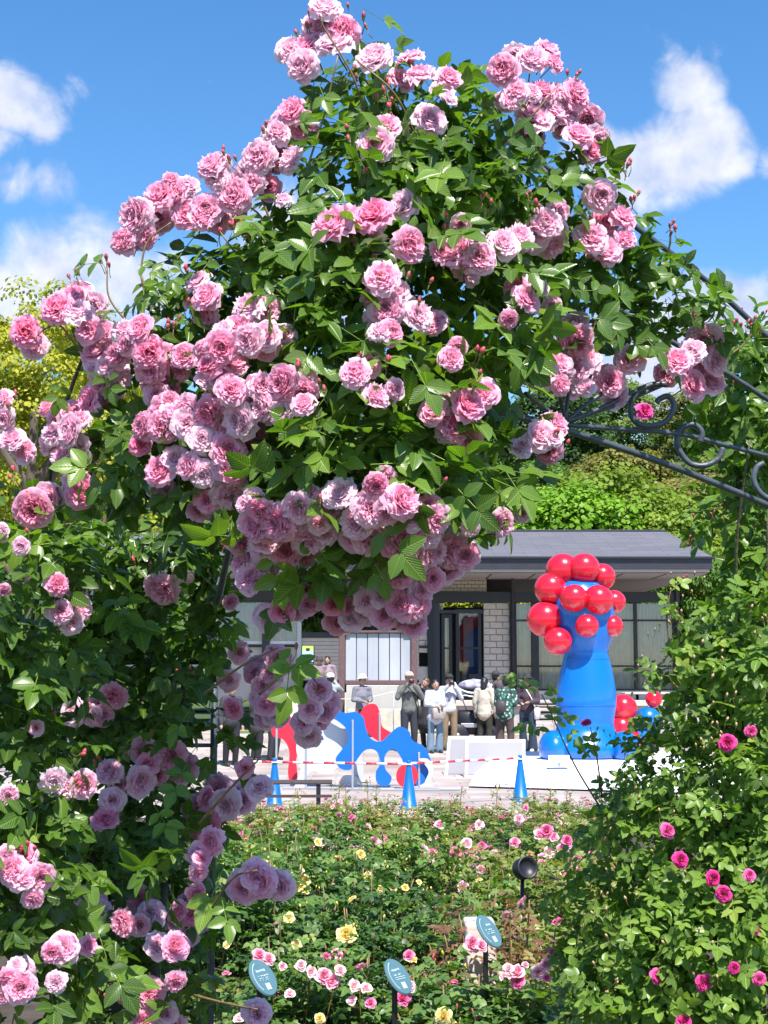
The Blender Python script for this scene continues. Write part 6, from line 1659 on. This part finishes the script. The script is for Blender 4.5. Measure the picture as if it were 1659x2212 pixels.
# bright maples right behind the rest house
for (px, Y, py, r, c, lb) in [(1060,56,1090,2.6,YEL,'yellow-green maple just above the left end of the visible roof'),(1150,60,1120,2.4,YEL,'small bright lime tree low behind the roof, left of the broad one'),(1235,60,1010,3.6,LIME,'broad lime-green maple rising above the middle of the roof'),
        (1340,62,985,3.8,LIME,'tallest bright lime maple behind the roof'),(1430,60,1040,3.0,LIME,'bright maple above the right end of the roof ridge'),(1400,64,1100,2.6,MID,'darker shrubby tree nestled between the lime maples'),(1500,58,1075,3.0,LIME,'lime tree behind the right corner of the roof'),(1590,57,1100,3.2,YEL,'yellow-green tree right of the roof corner behind the far rose'),
        (1180,66,1030,3.0,LIME,'lime maple between the dark trees and the roof'),(1660,60,1040,3.4,MID,'green tree at the right edge behind the arch leg'),(960,60,1080,3.4,LIME,'lime tree behind the rest house hidden by the crown of roses'),(850,62,1100,3.4,MID,'green tree behind the rest house seen through the roses'),(740,60,1120,3.4,LIME,'light green tree behind the left part of the rest house'),(600,58,1130,3.2,MID,'mid green tree behind the glazed room'),(1300,58,1100,2.4,YEL,'low yellow-green tree directly above the roof middle'),(1460,66,1000,3.0,OLIVE,'olive tree just above the right maples')]:
    top_ = P(px, py + 62, Y).z
    tree(xy(px, Y), Y, .2, r, top_ - .2, jc(c), lb, 'bright trees right behind the rest house')
# wooded slope
_m = {}
def nthp(k):
    _m[k] = _m.get(k, -1) + 1; return ORD[_m[k]]
for (Y, n, c0, h, g) in [(76, 9, DARK, 9.5, 'dark trees low on the slope'), (90, 11, DARK, 9.5, 'trees half way up the slope'), (104, 12, OLIVE, 9.5, 'trees high on the slope'), (122, 13, OLIVE, 10.0, 'trees along the ridge')]:
    for i in range(n):
        x = -.31 * Y + .66 * Y * (i + .5) / n + rgt.uniform(-1.5, 1.5); yy = Y + rgt.uniform(-4, 4)
        c = rgt.choice([c0, c0, DARK, MID, OLIVE, RUST] if c0 is OLIVE else [DARK, DARK, MID, DARK, OLIVE])
        hh = h * rgt.uniform(.75, 1.1)
        nm = {DARK: 'dark green', MID: 'mid green', OLIVE: 'olive green', RUST: 'brownish green'}[c]
        tree(x, yy, hill_z(x, yy), rgt.uniform(3.4, 4.8), hh, jc(c), nm + ' tree, ' + nthp(g) + ' from the left of the ' + g, g)
# a mass of trees fills the slope behind them
ws = []
for k in range(260):
    yy = rgt.uniform(70, 150); x = rgt.uniform(-.36, .42) * yy
    ws.append((x, yy, hill_z(x, yy), rgt.uniform(2.6, 4.0)))
rg_ = np.random.default_rng(5)
pp, ss, tt = [], [], []
for (x, y, z, r) in ws:
    n = 900; d = rg_.normal(size=(n, 3)); d /= np.linalg.norm(d, axis=1, keepdims=True); d[:, 2] = np.abs(d[:, 2])
    pp.append(np.array((x, y, z + r * .6)) + d * r * rg_.uniform(.7, 1.0, (n, 1)) * np.array((1, 1, 1.1))); ss.append(rg_.uniform(.20, .42, n)); tt.append(np.clip(rg_.normal(rg_.uniform(.2, .7), .12, n), 0, 1))
pp = np.vstack(pp); nn_ = rg_.normal(size=pp.shape) * .6 + np.array((0, -.3, .9))
T5 = (np.array([(-.5, -.3, 0), (.1, -.55, .05), (.55, .0, 0), (.1, .5, -.06), (-.45, .35, .04)]), [(0, 1, 2, 3, 4)], np.full((5, 2), .5))
wm = scatter_mesh('woodland', [T5], np.zeros(len(pp), int), pp, frames(nn_, rg_.normal(size=pp.shape)), np.concatenate(ss), np.concatenate(tt), [M['tree_leaf']])
w_ = meshobj('woodland', wm); w_.color = (.07, .13, .03, 1); tag(w_, 'dense green woodland covering the slope behind the rest house', kind='stuff')
# yellow-green tree at the left
tree(xy(70, 27), 27, .0, 2.55, P(60, 650, 27).z, (.33, .33, .035), 'feathery yellow-green tree against the sky at the left edge', None, FEATHER, 'feathery_tree', 3.4)
tree(xy(-90, 30), 30, .0, 2.6, P(60, 740, 30).z, (.30, .32, .035), 'second feathery yellow-green tree partly out of view at the left', None, FEATHER, 'feathery_tree', 3.6)
tree(xy(190, 31), 31, .1, 1.9, P(60, 740, 31).z, (.30, .33, .04), 'smaller yellow-green tree behind the arching stems at the left', None, FEATHER, 'feathery_tree', 3.2)
# clerestory greenery seen below the right eave and in the left opening
for (px, Y) in ((1395, 52.5), (1340, 53), (1450, 53), (680, 53), (720, 52.5), (1500, 52)):
    tree(xy(px, Y), Y, .2, 1.6, 6.4, jc(MID), nthp('small') + ' small garden tree close behind the rest house', 'small trees close behind the rest house')
